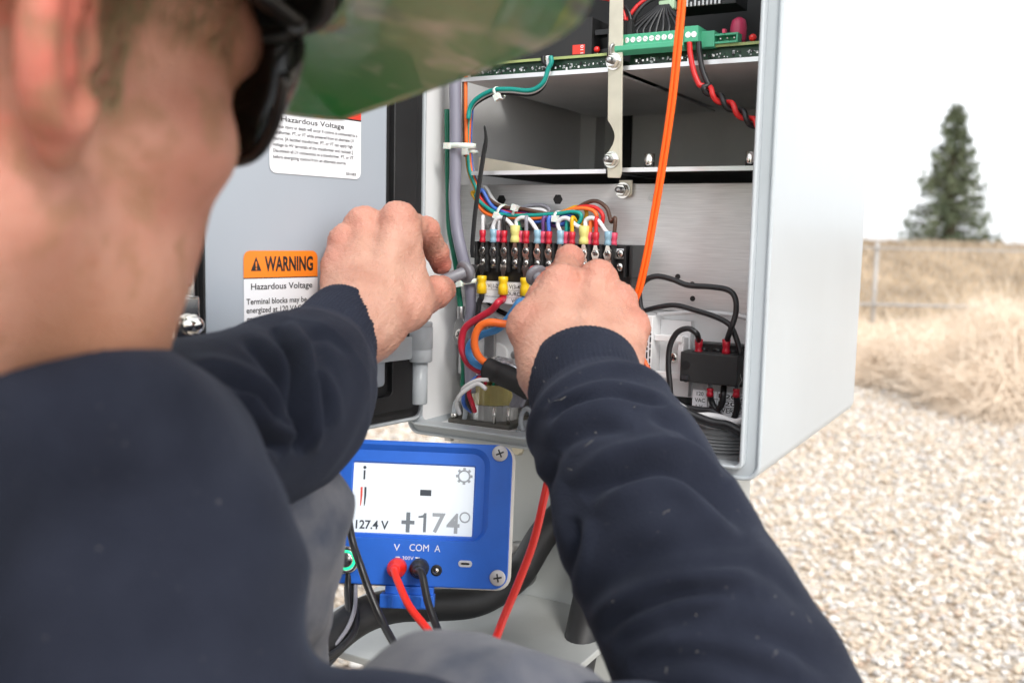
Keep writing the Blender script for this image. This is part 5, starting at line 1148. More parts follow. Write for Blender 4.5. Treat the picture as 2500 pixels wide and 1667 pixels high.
HL = dict(
    bases=[J(902, 790, .676, .0165), J(880, 795, .672, .017), J(862, 788, .672, .017), J(846, 772, .676, .0155)],
    mcp=[J(972, 540, .716, .0130), J(888, 550, .723, .0124), J(842, 596, .719, .0117), J(830, 655, .706, .0110)],
    fingers=[[J(1040, 564, .748, .0106), J(1066, 616, .768, .0094), J(1077, 645, .778, .0084)],
             [J(925, 585, .762, .0104), J(950, 640, .768, .0094), J(975, 670, .758, .0086)],
             [J(868, 632, .757, .0100), J(895, 685, .760, .0092), J(920, 705, .75, .0084)],
             [J(850, 695, .738, .0090), J(875, 735, .742, .0082), J(895, 745, .735, .0076)]],
    thumb=[J(915, 790, .680, .0175), J(998, 752, .700, .0150), J(1062, 714, .733, .0120), J(1081, 706, .766, .0105)],
    web=[J(985, 570, .716, .0115), J(1012, 715, .708, .0125)],
    fore=[J(838, 830, .655, .0225), J(765, 890, .615, .027), J(600, 1000, .50, .036), J(430, 1050, .42, .044)],
    veins=[[(880, 740), (915, 660), (945, 590)], [(862, 740), (872, 660), (882, 590)], [(915, 740), (945, 660), (965, 590)]], vd=(.668, .690, .704))
def hand_sdf(H):
    def f(P):
        d = None
        for b, m_ in zip(H['bases'], H['mcp']):
            e = cone(P, b[0], m_[0], b[1], m_[1]); d = e if d is None else smin(d, e, .016)
        d = smin(d, chain(P, H['thumb'][:2]), .018)
        d = smin(d, cone(P, H['web'][0][0], H['web'][1][0], H['web'][0][1], H['web'][1][1]), .014)
        F0 = [(H['bases'][1][0] + H['bases'][2][0]) / 2, .0225]
        d = smin(d, chain(P, [tuple(F0)] + [(H['fore'][0])] + H['fore'][1:3]), .02)
        # knuckles proud of the back of the hand
        for m_ in H['mcp']:
            d = smin(d, np.linalg.norm(P - v3(m_[0] - fwd * .0042 + upv * .0022), axis=1) - m_[1] * .86, .005)
        for (a_, ra), (b_, rb), (c0_, _), (c1_, _) in zip(H['mcp'], H['mcp'][1:], H['bases'], H['bases'][1:]):
            m0 = a_.lerp(b_, .5) - fwd * .010 + upv * .003; m1 = m0.lerp(c0_.lerp(c1_, .5) - fwd * .014, .5); gv = cone(P, m0, m1, 0, 0)
            d = d + .0024 * np.exp(-gv ** 2 / (2 * .0052 ** 2))
        for k, vl in enumerate(H['veins']):
            pts = [(at(x, y, dd), .0) for (x, y), dd in zip(vl, H['vd'])]
            vv = chain(P, [(p, .0022) for p, _ in pts])
            d = d - .0017 * np.exp(-np.clip(vv + .004, 0, 1) ** 2 / (2 * .0038 ** 2))
        dd_ = None
        for m_, fl in zip(H['mcp'], H['fingers']):
            C_ = [m_] + fl; e = None
            for (a, ra), (b, rb) in zip(C_, C_[1:]):
                mid = a.lerp(b, .5); rm = min(ra, rb) * .93
                g = smin(cone(P, a, mid, ra * .96, rm), cone(P, mid, b, rm, rb), .003); e = g if e is None else smin(e, g, .0035)
            d = smin(d, e, .005)
        (a, ra), (b, rb), (c, rc_) = H['thumb'][1:]
        mid = a.lerp(b, .55); e = smin(cone(P, a, mid, ra, rb * .95), cone(P, mid, b, rb * .95, rb), .004); e = smin(e, cone(P, b, c, rb, rc_), .004)
        d = smin(d, e, .006)
        return d
    return f
def hand_mesh(H):
    pts = [p for p, _ in H['bases'] + H['mcp'] + H['thumb'] + H['fore'][:2]] + [p for fl in H['fingers'] for p, _ in fl]
    A = np.array([tuple(p) for p in pts]); V, F = nets(hand_sdf(H), A.min(0) - .03, A.max(0) + .03, .0011)
    red = np.zeros(len(V))
    for p, w in [(m_[0], .5) for m_ in H['mcp']] + [(fl[0][0], .55) for fl in H['fingers']] + [(fl[-1][0], .9) for fl in H['fingers']] + [(H['thumb'][2][0], .5), (H['thumb'][3][0], .7), (H['thumb'][1][0], .35)]:
        red = np.maximum(red, w * np.exp(-np.linalg.norm(V - v3(p - fwd * .006), axis=1) ** 2 / (2 * .010 ** 2)))
    # fine creases over the joints
    disp = np.zeros(len(V))
    for ch in H['fingers'] + [H['thumb'][1:]]:
        prev = None
        for i, (p, r_) in enumerate(ch[:-1]):
            nx_ = ch[i + 1][0]; t = v3(nx_ - p); t /= np.linalg.norm(t); rel = V - v3(p); s = rel @ t
            disp -= .00035 * np.exp(-(s / .0045) ** 2) * (np.linalg.norm(rel, axis=1) < r_ * 1.9) * (np.cos(s * 2 * math.pi / .0031) > .1)
    disp += .00022 * np.sin(V[:, 0] * 900 + 2 * np.sin(V[:, 2] * 500)) * np.sin(V[:, 2] * 1100 + 2 * np.sin(V[:, 0] * 420)) + .00030 * np.sin(V[:, 0] * 350 + V[:, 1] * 200) * np.sin(V[:, 2] * 380 + 1.5 * np.sin(V[:, 0] * 240))
    return V, F, red, disp

# ---- head: local frame x = person's right, y = face forward, z = crown
HF_ = Vector((.495, .12, .86)).normalized(); HU_ = Vector((.22, -.97, .0)); HU_ = (HU_ - HF_ * HU_.dot(HF_)).normalized()       # in camera axes (right, down, forward)
def c2w(v): return rgt * v.x - upv * v.y + fwd * v.z
hy, hz_ = c2w(HF_), c2w(HU_); hx = hy.cross(hz_).normalized()
EAR = at(165, 85, .28)
HEAD = Fr(EAR - hx * .076, hx, hy, hz_)
HR3 = np.array([tuple(hx), tuple(hy), tuple(hz_)]).T         # columns
def hloc(P): return (P - v3(HEAD.o)) @ HR3
def hp(x, y, z): return HEAD.w(x, y, z)
NECK = [(hp(0, -.018, -.035), .062), (hp(0, -.022, -.085), .058), (hp(0, -.045, -.15), .064)]
def head_sdf(P):
    q = hloc(P)
    ax_ = np.stack([np.abs(q[:, 0]), q[:, 1], q[:, 2]], 1)
    d = ell(q, (0, -.012, .048), (.0765, .099, .083))
    d = smin(d, ell(q, (0, .052, .012), (.062, .052, .075)), .03)
    d = smin(d, ell(q, (0, .062, -.055), (.058, .046, .060)), .03)
    d = smin(d, cone(ax_, (.056, .012, -.052), (.018, .082, -.103), .017, .017), .03)      # jaw
    d = smin(d, cone(q, (-.010, .088, -.104), (.010, .088, -.104), .015, .015), .02)        # chin
    d = smin(d, ell(ax_, (.050, .060, -.014), (.022, .026, .018)), .018)                    # cheekbone
    d = smin(d, cone(q, (-.038, .088, .030), (.038, .088, .030), .012, .012), .015)         # brow
    d = smin(d, cone(q, (0, .100, .020), (0, .114, -.016), .008, .0115), .010)              # nose
    d = smin(d, ell(ax_, (.011, .107, -.021), (.008, .009, .007)), .006)
    d = smin(d, ell(q, (0, .096, -.052), (.020, .008, .005)), .008); d = smin(d, ell(q, (0, .094, -.064), (.018, .008, .005)), .008)   # lips
    d = -smin(-d, ell(ax_, (.033, .101, .010), (.016, .012, .010)), .008)                   # eye sockets
    d = smin(d, ell(ax_, (.032, .085, .010), (.0125, .0125, .0125)), .003)
    for (a, ra), (b, rb) in zip(NECK, NECK[1:]): d = smin(d, cone(P, a, b, ra, rb), .03)
    # ear: tilted shell with rim, concha and lobe
    e = np.stack([ax_[:, 0] - .074, q[:, 1] + .004, q[:, 2] - .002], 1)
    c_, s_ = math.cos(R(28)), math.sin(R(28)); e = np.stack([e[:, 0] * c_ + e[:, 1] * s_ * 1.0, -e[:, 0] * s_ + e[:, 1] * c_, e[:, 2]], 1)
    c_, s_ = math.cos(R(-12)), math.sin(R(-12)); e = np.stack([e[:, 0], e[:, 1] * c_ - e[:, 2] * s_, e[:, 1] * s_ + e[:, 2] * c_], 1)
    oy, oz = e[:, 1] + .010, e[:, 2]
    disc = ell(e, (.009, -.012, 0), (.0065, .018, .032))
    th = np.linspace(-2.2, 2.0, 16); rim = None
    for a, b in zip(th[:-1], th[1:]):
        pa = (.014, -.012 - .016 * math.cos(a), .002 + .029 * math.sin(a)); pb = (.014, -.012 - .016 * math.cos(b), .002 + .029 * math.sin(b)); g = cone(e, pa, pb, .0042, .0042); rim = g if rim is None else np.minimum(rim, g)
    disc = smin(disc, rim, .004)
    disc = smin(disc, cone(e, (.012, -.014, .016), (.012, -.016, -.012), .0035, .0045), .005)
    disc = smin(disc, ell(e, (.009, -.004, -.031), (.006, .0085, .010)), .006)
    disc = smin(disc, ell(e, (.006, .004, -.004), (.006, .005, .008)), .004)                # tragus
    disc = -smin(-disc, ell(e, (.014, -.005, -.002), (.010, .0085, .012)), .004)
    return smin(d, disc, .006)

SK = bpy.data.materials.new('skin'); SK.use_nodes = True
n = SK.node_tree; L = n.links; b = n.nodes['Principled BSDF']
tc = n.nodes.new('ShaderNodeTexCoord')
no = n.nodes.new('ShaderNodeTexNoise'); no.inputs['Scale'].default_value = 38; no.inputs['Detail'].default_value = 5; L.new(tc.outputs['Object'], no.inputs[0])
cr = n.nodes.new('ShaderNodeValToRGB'); cr.color_ramp.elements[0].position = .32; cr.color_ramp.elements[1].position = .68
cr.color_ramp.elements[0].color = (.40, .195, .138, 1); cr.color_ramp.elements[1].color = (.50, .285, .21, 1); L.new(no.outputs[0], cr.inputs[0])
fr1 = n.nodes.new('ShaderNodeTexVoronoi'); fr1.inputs['Scale'].default_value = 120; L.new(tc.outputs['Object'], fr1.inputs[0])
fm = n.nodes.new('ShaderNodeMapRange'); fm.inputs[1].default_value = .0; fm.inputs[2].default_value = .14; fm.inputs[3].default_value = .18; fm.inputs[4].default_value = 0; L.new(fr1.outputs['Distance'], fm.inputs[0])
mx0 = n.nodes.new('ShaderNodeMix'); mx0.data_type = 'RGBA'; mx0.inputs[7].default_value = (.30, .13, .08, 1); L.new(fm.outputs[0], mx0.inputs[0]); L.new(cr.outputs[0], mx0.inputs[6])
at_ = n.nodes.new('ShaderNodeAttribute'); at_.attribute_name = 'red'
mx = n.nodes.new('ShaderNodeMix'); mx.data_type = 'RGBA'; mx.inputs[7].default_value = (.54, .15, .11, 1); L.new(at_.outputs['Fac'], mx.inputs[0]); L.new(mx0.outputs[2], mx.inputs[6])
at2 = n.nodes.new('ShaderNodeAttribute'); at2.attribute_name = 'stubble'
at3 = n.nodes.new('ShaderNodeAttribute'); at3.attribute_name = 'face'
fn_ = n.nodes.new('ShaderNodeTexNoise'); fn_.inputs['Scale'].default_value = 85; fn_.inputs['Detail'].default_value = 3; L.new(tc.outputs['Object'], fn_.inputs[0])
fr2 = n.nodes.new('ShaderNodeMapRange'); fr2.inputs[1].default_value = .46; fr2.inputs[2].default_value = .66; fr2.inputs[4].default_value = .8; L.new(fn_.outputs[0], fr2.inputs[0])
fm2 = n.nodes.new('ShaderNodeMath'); fm2.operation = 'MULTIPLY'; L.new(fr2.outputs[0], fm2.inputs[0]); L.new(at3.outputs['Fac'], fm2.inputs[1])
fmx = n.nodes.new('ShaderNodeMath'); fmx.operation = 'MAXIMUM'; L.new(fm2.outputs[0], fmx.inputs[0]); L.new(at2.outputs['Fac'], fmx.inputs[1])
mx2 = n.nodes.new('ShaderNodeMix'); mx2.data_type = 'RGBA'; mx2.inputs[7].default_value = (.34, .17, .10, 1); L.new(fmx.outputs[0], mx2.inputs[0]); L.new(mx.outputs[2], mx2.inputs[6]); L.new(mx2.outputs[2], b.inputs['Base Color'])
b.inputs['Roughness'].default_value = .52; b.inputs['Specular IOR Level'].default_value = .4
b.inputs['Subsurface Weight'].default_value = .22; b.inputs['Subsurface Radius'].default_value = (1, .35, .2); b.inputs['Subsurface Scale'].default_value = .005
vb = n.nodes.new('ShaderNodeTexVoronoi'); vb.inputs['Scale'].default_value = 900; L.new(tc.outputs['Object'], vb.inputs[0])
nb_ = n.nodes.new('ShaderNodeTexNoise'); nb_.inputs['Scale'].default_value = 260; nb_.inputs['Detail'].default_value = 4; L.new(tc.outputs['Object'], nb_.inputs[0])
ad = n.nodes.new('ShaderNodeMath'); ad.operation = 'ADD'; L.new(vb.outputs['Distance'], ad.inputs[0]); L.new(nb_.outputs[0], ad.inputs[1])
bu = n.nodes.new('ShaderNodeBump'); bu.inputs['Strength'].default_value = .45; bu.inputs['Distance'].default_value = .0010; L.new(ad.outputs[0], bu.inputs['Height']); L.new(bu.outputs[0], b.inputs['Normal'])

SR, SL = at(300, 1960, .355), at(-300, 1300, .58)
person = empty('person', Fr(Vector((-.12, .36, .0)), (1, 0, 0), (0, 1, 0), (0, 0, 1)), 'crouching person in dark navy sweatshirt and camouflage brimmed hat, hands at the wiring', 'person')
PELV = Vector((-.33, .02, .26))
def torso_skin(P):
    return cone(P, NECK[2][0], (SR + SL) / 2 + Z * -.05, .058, .045)
Vs, Fs, reds, stub, o = [], [], [], [], 0
for H in (HR, HL):
    V, F, red, disp = hand_mesh(H)
    nrm = np.zeros_like(V); fn = np.cross(V[F[:, 1]] - V[F[:, 0]], V[F[:, 2]] - V[F[:, 0]])
    for k in range(4): np.add.at(nrm, F[:, k], fn)
    nrm /= np.maximum(np.linalg.norm(nrm, axis=1)[:, None], 1e-12); V = V + nrm * disp[:, None]
    Vs.append(V); Fs.append(F + o); o += len(V); reds.append(red); stub.append(np.zeros(len(V)))
hb = np.array([tuple(hp(a, b_, c_)) for a in (-.1, .1) for b_ in (-.12, .13) for c_ in (-.2, .14)])
V, F = nets(lambda P: smin(head_sdf(P), torso_skin(P), .03), np.minimum(hb.min(0), v3(SR) - .1), hb.max(0) + .02, .0030)
q = hloc(V); Vs.append(V); Fs.append(F + o)
ear = np.exp(-((q[:, 1] + .012) ** 2 / .022 ** 2 + (q[:, 2]) ** 2 / .035 ** 2)) * (np.abs(q[:, 0]) > .066)
reds.append(np.clip(ear * .95 + .16 + .14 * np.exp(-((q[:, 1] - .07) ** 2 + (q[:, 2] + .02) ** 2) / .03 ** 2), 0, 1))
stub.append(np.clip(.75 * np.exp(-((q[:, 2] + .095) ** 2) / .035 ** 2) * (q[:, 1] > .0) * np.clip((q[:, 1]) / .03, 0, 1), 0, 1))
px_h = project(V); mole = np.exp(-((px_h[:, 0] - 225) ** 2 + (px_h[:, 1] - 642) ** 2) / (2 * 15 ** 2)) * ((V - v3(HEAD.o)) @ v3(CAM - HEAD.o) > 0); stub[-1] = np.maximum(stub[-1], mole); reds[-1] = np.maximum(reds[-1], mole * .7)
np_mesh('body', np.concatenate(Vs), np.concatenate(Fs), SK, parent=person, attrs={'red': np.concatenate(reds), 'stubble': np.concatenate(stub), 'face': np.concatenate([np.zeros(sum(len(x) for x in Vs[:2])), np.ones(len(Vs[2]))])})

# ---- sweatshirt
FAB = bpy.data.materials.new('navy sweatshirt knit'); FAB.use_nodes = True; n = FAB.node_tree; L = n.links; b = n.nodes['Principled BSDF']
tc = n.nodes.new('ShaderNodeTexCoord'); no = n.nodes.new('ShaderNodeTexNoise'); no.inputs['Scale'].default_value = 22; no.inputs['Detail'].default_value = 8; L.new(tc.outputs['Object'], no.inputs[0])
cr = n.nodes.new('ShaderNodeValToRGB'); cr.color_ramp.elements[0].position = .3; cr.color_ramp.elements[1].position = .75; cr.color_ramp.elements[0].color = (.0085, .0105, .019, 1); cr.color_ramp.elements[1].color = (.0165, .0195, .032, 1); L.new(no.outputs[0], cr.inputs[0])
dn = n.nodes.new('ShaderNodeTexNoise'); dn.inputs['Scale'].default_value = 420; dn.inputs['Detail'].default_value = 2; L.new(tc.outputs['Object'], dn.inputs[0])
dr = n.nodes.new('ShaderNodeMapRange'); dr.inputs[1].default_value = .73; dr.inputs[2].default_value = .79; dr.inputs[4].default_value = .35; L.new(dn.outputs[0], dr.inputs[0])
mx = n.nodes.new('ShaderNodeMix'); mx.data_type = 'RGBA'; mx.inputs[7].default_value = (.22, .21, .20, 1); L.new(dr.outputs[0], mx.inputs[0]); L.new(cr.outputs[0], mx.inputs[6]); L.new(mx.outputs[2], b.inputs['Base Color'])
b.inputs['Roughness'].default_value = .9; b.inputs['Specular IOR Level'].default_value = .15; b.inputs['Sheen Weight'].default_value = .07; b.inputs['Sheen Roughness'].default_value = .5; b.inputs['Sheen Tint'].default_value = (.55, .62, .8, 1)
wv = n.nodes.new('ShaderNodeTexNoise'); wv.inputs['Scale'].default_value = 900; wv.inputs['Detail'].default_value = 2; L.new(tc.outputs['Object'], wv.inputs[0])
bu = n.nodes.new('ShaderNodeBump'); bu.inputs['Strength'].default_value = .5; bu.inputs['Distance'].default_value = .0012; L.new(wv.outputs[0], bu.inputs['Height']); L.new(bu.outputs[0], b.inputs['Normal'])
def sleeve(ctr, rad, ns, nt_, fold, close=True, sq=1.0):
    """tube with folds: fold(s metres from cuff, angle, u 0..1) -> extra radius.  angle 0 faces the viewer"""
    P = smooth_path(ctr, ns); Fm = pframes(P); acc = [0]
    for a, b_ in zip(P, P[1:]): acc.append(acc[-1] + (b_ - a).length)
    Vv = []; m_ = len(P); LT = acc[-1]
    rr = np.interp(np.array(acc) / LT, *zip(*rad))
    for i, (p, (x, y, t)) in enumerate(zip(P, Fm)):
        e = (CAM - p); e = (e - t * e.dot(t)).normalized(); f = t.cross(e)
        for k in range(nt_):
            a = 2 * math.pi * k / nt_; r_ = rr[i] + fold(acc[i], a if a < math.pi else a - 2 * math.pi, acc[i] / LT)
            Vv.append(tuple(p + e * (r_ * sq * math.cos(a)) + f * (r_ * math.sin(a))))
    I = np.arange(m_ * nt_).reshape(m_, nt_); Fq = np.stack([I[:-1], np.roll(I[:-1], -1, 1), np.roll(I[1:], -1, 1), I[1:]], -1).reshape(-1, 4)
    return np.array(Vv), Fq
NT = 288
def ridge(x, w): return math.exp(-(x / w) ** 2)
def crease(V, nrm, lines, camside):
    """press long soft creases (dep metres, w in photograph pixels) into the near side of a sleeve"""
    px = project(V); D = np.zeros(len(V)); px = px + np.stack([5 * np.sin(px[:, 1] / 61 + 1.7 * np.sin(px[:, 0] / 71)), 6 * np.sin(px[:, 0] / 66 + 1.4 * np.sin(px[:, 1] / 80))], 1)
    for pts, dep, w in lines:
        pts = np.array(smooth_path([(x, y, 0) for x, y in pts], 6))[:, :2]; best = np.full(len(V), 1e9); tt = np.zeros(len(V)); sg = np.zeros(len(V)); n_ = len(pts) - 1
        for i in range(n_):
            a, b_ = pts[i], pts[i + 1]; d = b_ - a; L2 = d @ d; t = np.clip(((px - a) @ d) / L2, 0, 1); q = px - a - t[:, None] * d; dd = np.hypot(q[:, 0], q[:, 1]); m_ = dd < best
            best = np.where(m_, dd, best); tt = np.where(m_, (i + t) / n_, tt); sg = np.where(m_, np.sign(d[0] * q[:, 1] - d[1] * q[:, 0]), sg)
        tap = np.clip(np.minimum(tt, 1 - tt) / .22, 0, 1) ** .7; x = best * np.where(sg > 0, 1.0, 1.0)
        D += tap * dep * (-np.exp(-(x / w) ** 2) + .62 * np.exp(-((x - 2.0 * w) / (1.25 * w)) ** 2) * np.where(sg < 0, 1, .45))
    return V + nrm * (D * camside)[:, None]
def soft_fold(s, a, u, s0):
    g = min(1, max(0, (s - s0) / .02)); d = g * (.0009 * math.sin(7 * a + 33 * s) * math.sin(27 * s + 2 * a) + .0012 * math.sin(3 * a + 15 * s))
    if s < s0: d += .00022 * math.cos(72 * a) * min(1, (s0 - s) / .006)
    if s0 - .012 < s < s0 + .02: d += .0030 * ridge(s - s0 - .004, .006)
    return d
def fold_r(s, a, u): return soft_fold(s, a, u, .044)
def fold_l(s, a, u): return soft_fold(s, a, u, .048)
def Lr(*q): return [(1200 + x / 1.47, 600 + y / 1.47) for x, y in q]
def Ll(*q): return [(x / 1.621, 700 + y / 1.621) for x, y in q]
LINES_R = [(Lr((330, 905), (420, 832), (520, 797), (620, 792), (720, 832), (850, 945), (930, 1040)), .0095, 22), (Lr((205, 640), (250, 590), (330, 552), (430, 530), (560, 545), (640, 575)), .0045, 9),
    (Lr((215, 760), (280, 690), (380, 650), (500, 640)), .004, 20), (Lr((270, 1360), (400, 1215), (550, 1105), (700, 1065), (880, 1075), (965, 1095)), .0028, 28), (Lr((390, 1400), (480, 1315), (620, 1252), (760, 1235), (935, 1245)), .0060, 18),
    (Lr((440, 1430), (560, 1372), (690, 1335), (860, 1295), (990, 1265)), .0035, 26), (Lr((640, 1400), (900, 1385), (1100, 1435), (1260, 1560)), .0040, 30), (Lr((230, 740), (195, 900), (205, 1100), (215, 1330)), .006, 18),
    (Lr((300, 980), (285, 1120), (255, 1330)), .005, 16), (Lr((560, 600), (660, 650), (780, 760), (850, 860)), .0045, 16), (Lr((700, 1160), (850, 1150), (1010, 1190), (1120, 1290)), .0018, 20), (Lr((500, 1500), (800, 1480), (1100, 1560)), .004, 28), (Lr((620, 690), (720, 730), (800, 800)), .003, 12)]
LINES_L = [(Ll((1088, 160), (1150, 265), (1172, 400), (1180, 560), (1175, 660)), .011, 15), (Ll((900, 455), (950, 525), (1040, 590), (1120, 640)), .009, 14), (Ll((785, 480), (810, 540), (850, 590)), .007, 12), (Ll((740, 335), (870, 360), (990, 425), (1080, 520)), .006, 14),
    (Ll((960, 210), (1040, 290), (1110, 400), (1140, 520)), .005, 13), (Ll((690, 400), (760, 440), (800, 520)), .006, 12), (Ll((1230, 330), (1290, 430), (1290, 560)), .004, 12), (Ll((1200, 200), (1300, 190), (1400, 260)), .002, 14)]
def vnormals(V, F):
    nrm = np.zeros_like(V); fn = np.cross(V[F[:, 1]] - V[F[:, 0]], V[F[:, 2]] - V[F[:, 0]])
    for k in range(4): np.add.at(nrm, F[:, k], fn)
    return nrm / np.maximum(np.linalg.norm(nrm, axis=1)[:, None], 1e-12)
def creased(V, F, lines):
    nrm = vnormals(V, F); c_ = np.repeat(V.reshape(-1, NT, 3).mean(1), NT, 0); out = V - c_; nrm = np.where(((nrm * out).sum(1) < 0)[:, None], -nrm, nrm)
    toc = v3(CAM) - V; toc /= np.linalg.norm(toc, axis=1)[:, None]; f_ = np.clip(((out / np.linalg.norm(out, axis=1)[:, None]) * toc).sum(1) * 1.4 + .45, 0, 1)
    return crease(V, nrm, lines, f_)
ctr_r = [at(1424, 905, .653), at(1432, 950, .637), at(1470, 1040, .612), at(1545, 1190, .577), at(1610, 1330, .548), at(1700, 1490, .522), at(1800, 1690, .495), at(1900, 1950, .46)]
rad_r = [(0, .0368), (.03, .0380), (.11, .0385), (.155, .0445), (.25, .0490), (.4, .0520), (.6, .0545), (.8, .058), (1, .060)]
Vs, Fs, o = [], [], 0
V, F = sleeve(ctr_r, rad_r, 26, NT, fold_r); V = creased(V, F, LINES_R); SLV = V; SLF = F; Vs.append(V); Fs.append(F + o); o += len(V)
Vi = V[:NT * 12].copy(); cen = np.repeat(Vi.reshape(12, NT, 3).mean(1), NT, 0); Vi = cen + (Vi - cen) * .93; Vs.append(Vi); Fq = F[F.max(1) < NT * 12][:, ::-1]; Fs.append(Fq + o)
rim = np.stack([np.arange(NT), (np.arange(NT) + 1) % NT, (np.arange(NT) + 1) % NT + o, np.arange(NT) + o], -1)[:, ::-1]; Fs.append(rim); o += len(Vi)
ctr_l = [at(852, 786, .673), at(826, 814, .660), at(775, 888, .625), at(715, 960, .58), at(638, 1020, .535), at(540, 1050, .49), at(440, 1075, .45), at(330, 1100, .41)]
rad_l = [(0, .0292), (.05, .0302), (.16, .0318), (.22, .040), (.30, .047), (.42, .052), (.6, .051), (.8, .047), (1, .040)]
V, F = sleeve(ctr_l, rad_l, 24, NT, fold_l); V = creased(V, F, LINES_L); V0 = V; Vs.append(V); Fs.append(F + o); ob = o; o += len(V)
Vi = V[:NT * 12].copy(); cen = np.repeat(Vi.reshape(12, NT, 3).mean(1), NT, 0); Vi = cen + (Vi - cen) * .93; Vs.append(Vi); Fq = F[F.max(1) < NT * 12][:, ::-1]; Fs.append(Fq + o)
rim = np.stack([np.arange(NT) + ob, (np.arange(NT) + 1) % NT + ob, (np.arange(NT) + 1) % NT + o, np.arange(NT) + o], -1)[:, ::-1]; Fs.append(rim); o += len(Vi)
EL_R, EL_L = ctr_r[-1], at(345, 1100, .41)
def wob(P, s, k): return (np.sin(P[:, 0] * s + 1.3 * np.sin(P[:, 2] * s * .7)) * np.sin(P[:, 1] * s * .9 + 2) * np.sin(P[:, 2] * s * 1.1 + np.sin(P[:, 0] * s * .6))) * k
COL_A, COL_B, COL_C = at(0, 842, .245), at(230, 842, .30), at(425, 905, .375)
COL_N = np.cross(v3(COL_B - COL_A), v3(COL_C - COL_A)); COL_N /= np.linalg.norm(COL_N); COL_N = COL_N if COL_N[2] > 0 else -COL_N
def shirt(P):
    d = cone(P, SR, EL_R, .048, .050); d = smin(d, cone(P, SL, EL_L, .070, .043), .03)
    ch = (SR + SL) / 2
    d = smin(d, cone(P, SR + Z * -.01, SL + Z * -.01, .060, .070), .05)
    d = smin(d, cone(P, ch + Z * -.06, PELV + Z * .08, .12, .155), .08)
    d = smin(d, cone(P, at(200, 1390, .385), at(398, 1420, .392), .055, .0555), .03)          # shoulder seam bulge
    d = smin(d, cone(P, at(290, 1420, .385), SR, .055, .048), .03)
    d = smin(d, cone(P, NECK[2][0], at(150, 1290, .38), .066, .058), .03)
    d = smin(d, np.maximum(cone(P, hp(0, -.015, -.05), NECK[2][0], .077, .080), (P - v3(COL_A)) @ COL_N), .012)   # collar round the neck
    d = smin(d, cone(P, at(200, 1030, .345), at(335, 1085, .37), .0250, .0255), .02)
    d = smin(d, cone(P, at(335, 1085, .37), at(300, 1250, .38), .0255, .040), .03)
    d = smin(d, cone(P, NECK[2][0], SL, .060, .075), .05)
    d = smin(d, cone(P, NECK[2][0] + (NECK[2][0] - NECK[1][0]) * .15, ch + Z * -.03, .076, .095), .04)
    return d + wob(P, 30, .007) + wob(P, 80, .002)
COLLAR_P = at(150, 838, .36); COLLAR_N = (v3(hz_) * .35 + v3(Z) * .65); COLLAR_N = Vector(COLLAR_N / np.linalg.norm(COLLAR_N))
def shirt2(P):
    return shirt(P)
A = np.array([tuple(p) for p in (SR, SL, EL_R, EL_L, PELV, NECK[1][0])]); V, F = nets(shirt2, A.min(0) - .2, A.max(0) + .16, .0055)
Vs.append(V); Fs.append(F + o); o += len(V)
np_mesh('sweatshirt', np.concatenate(Vs), np.concatenate(Fs), FAB, parent=person)

# ---- trousers and boots
JN = mat('worn grey-blue work trousers', (.045, .052, .075), .85, vscale=40, col2=(.125, .125, .14), bump=.35, bscale=900, spec=.2)
JN.node_tree.nodes['Principled BSDF'].inputs['Sheen Weight'].default_value = .15
KR, KL = at(1150, 2030, .44), at(528, 1280, .555)
FR_, FL_ = Vector((KR.x + .02, KR.y - .02, .09)), Vector((KL.x + .0, KL.y + .02, .09))
HIPR, HIPL = PELV + Vector((.13, .05, 0)), PELV + Vector((-.05, .16, 0))
def pants(P):
    d = smin(cone(P, HIPR, KR, .095, .082), cone(P, HIPL, KL, .095, .068), .04)
    d = smin(d, cone(P, HIPR, HIPL, .13, .12), .05)
    d = smin(d, cone(P, KR, FR_, .080, .055), .03); d = smin(d, cone(P, KL, FL_, .066, .055), .03)
    return d + wob(P, 45, .006) + wob(P, 95, .003)
A = np.array([tuple(p) for p in (KR, KL, FR_, FL_, HIPR, HIPL)]); V, F = nets(pants, A.min(0) - .17, A.max(0) + .12, .0065)
KN = (KL - HIPL).normalized()
np_mesh('trousers', V, F, JN, parent=person)
BOOT = mat('brown leather boot', (.10, .06, .035), .6, bump=.1)
for f_ in (FR_, FL_):
    d_ = Vector((.45, .89, 0))
    V, F = nets(lambda P: np.maximum(smin(cone(P, f_ + Z * .03, f_ + Z * -.03 - d_ * .02, .058, .05), cone(P, f_ + Z * -.045 + d_ * .02, f_ + Z * -.052 + d_ * .15, .048, .040), .03), -(P[:, 2] - .006)), v3(f_) + np.array((-.14, -.14, -.1)), v3(f_) + np.array((.2, .26, .1)), .006)
    np_mesh('boot', V, F, BOOT, parent=person)

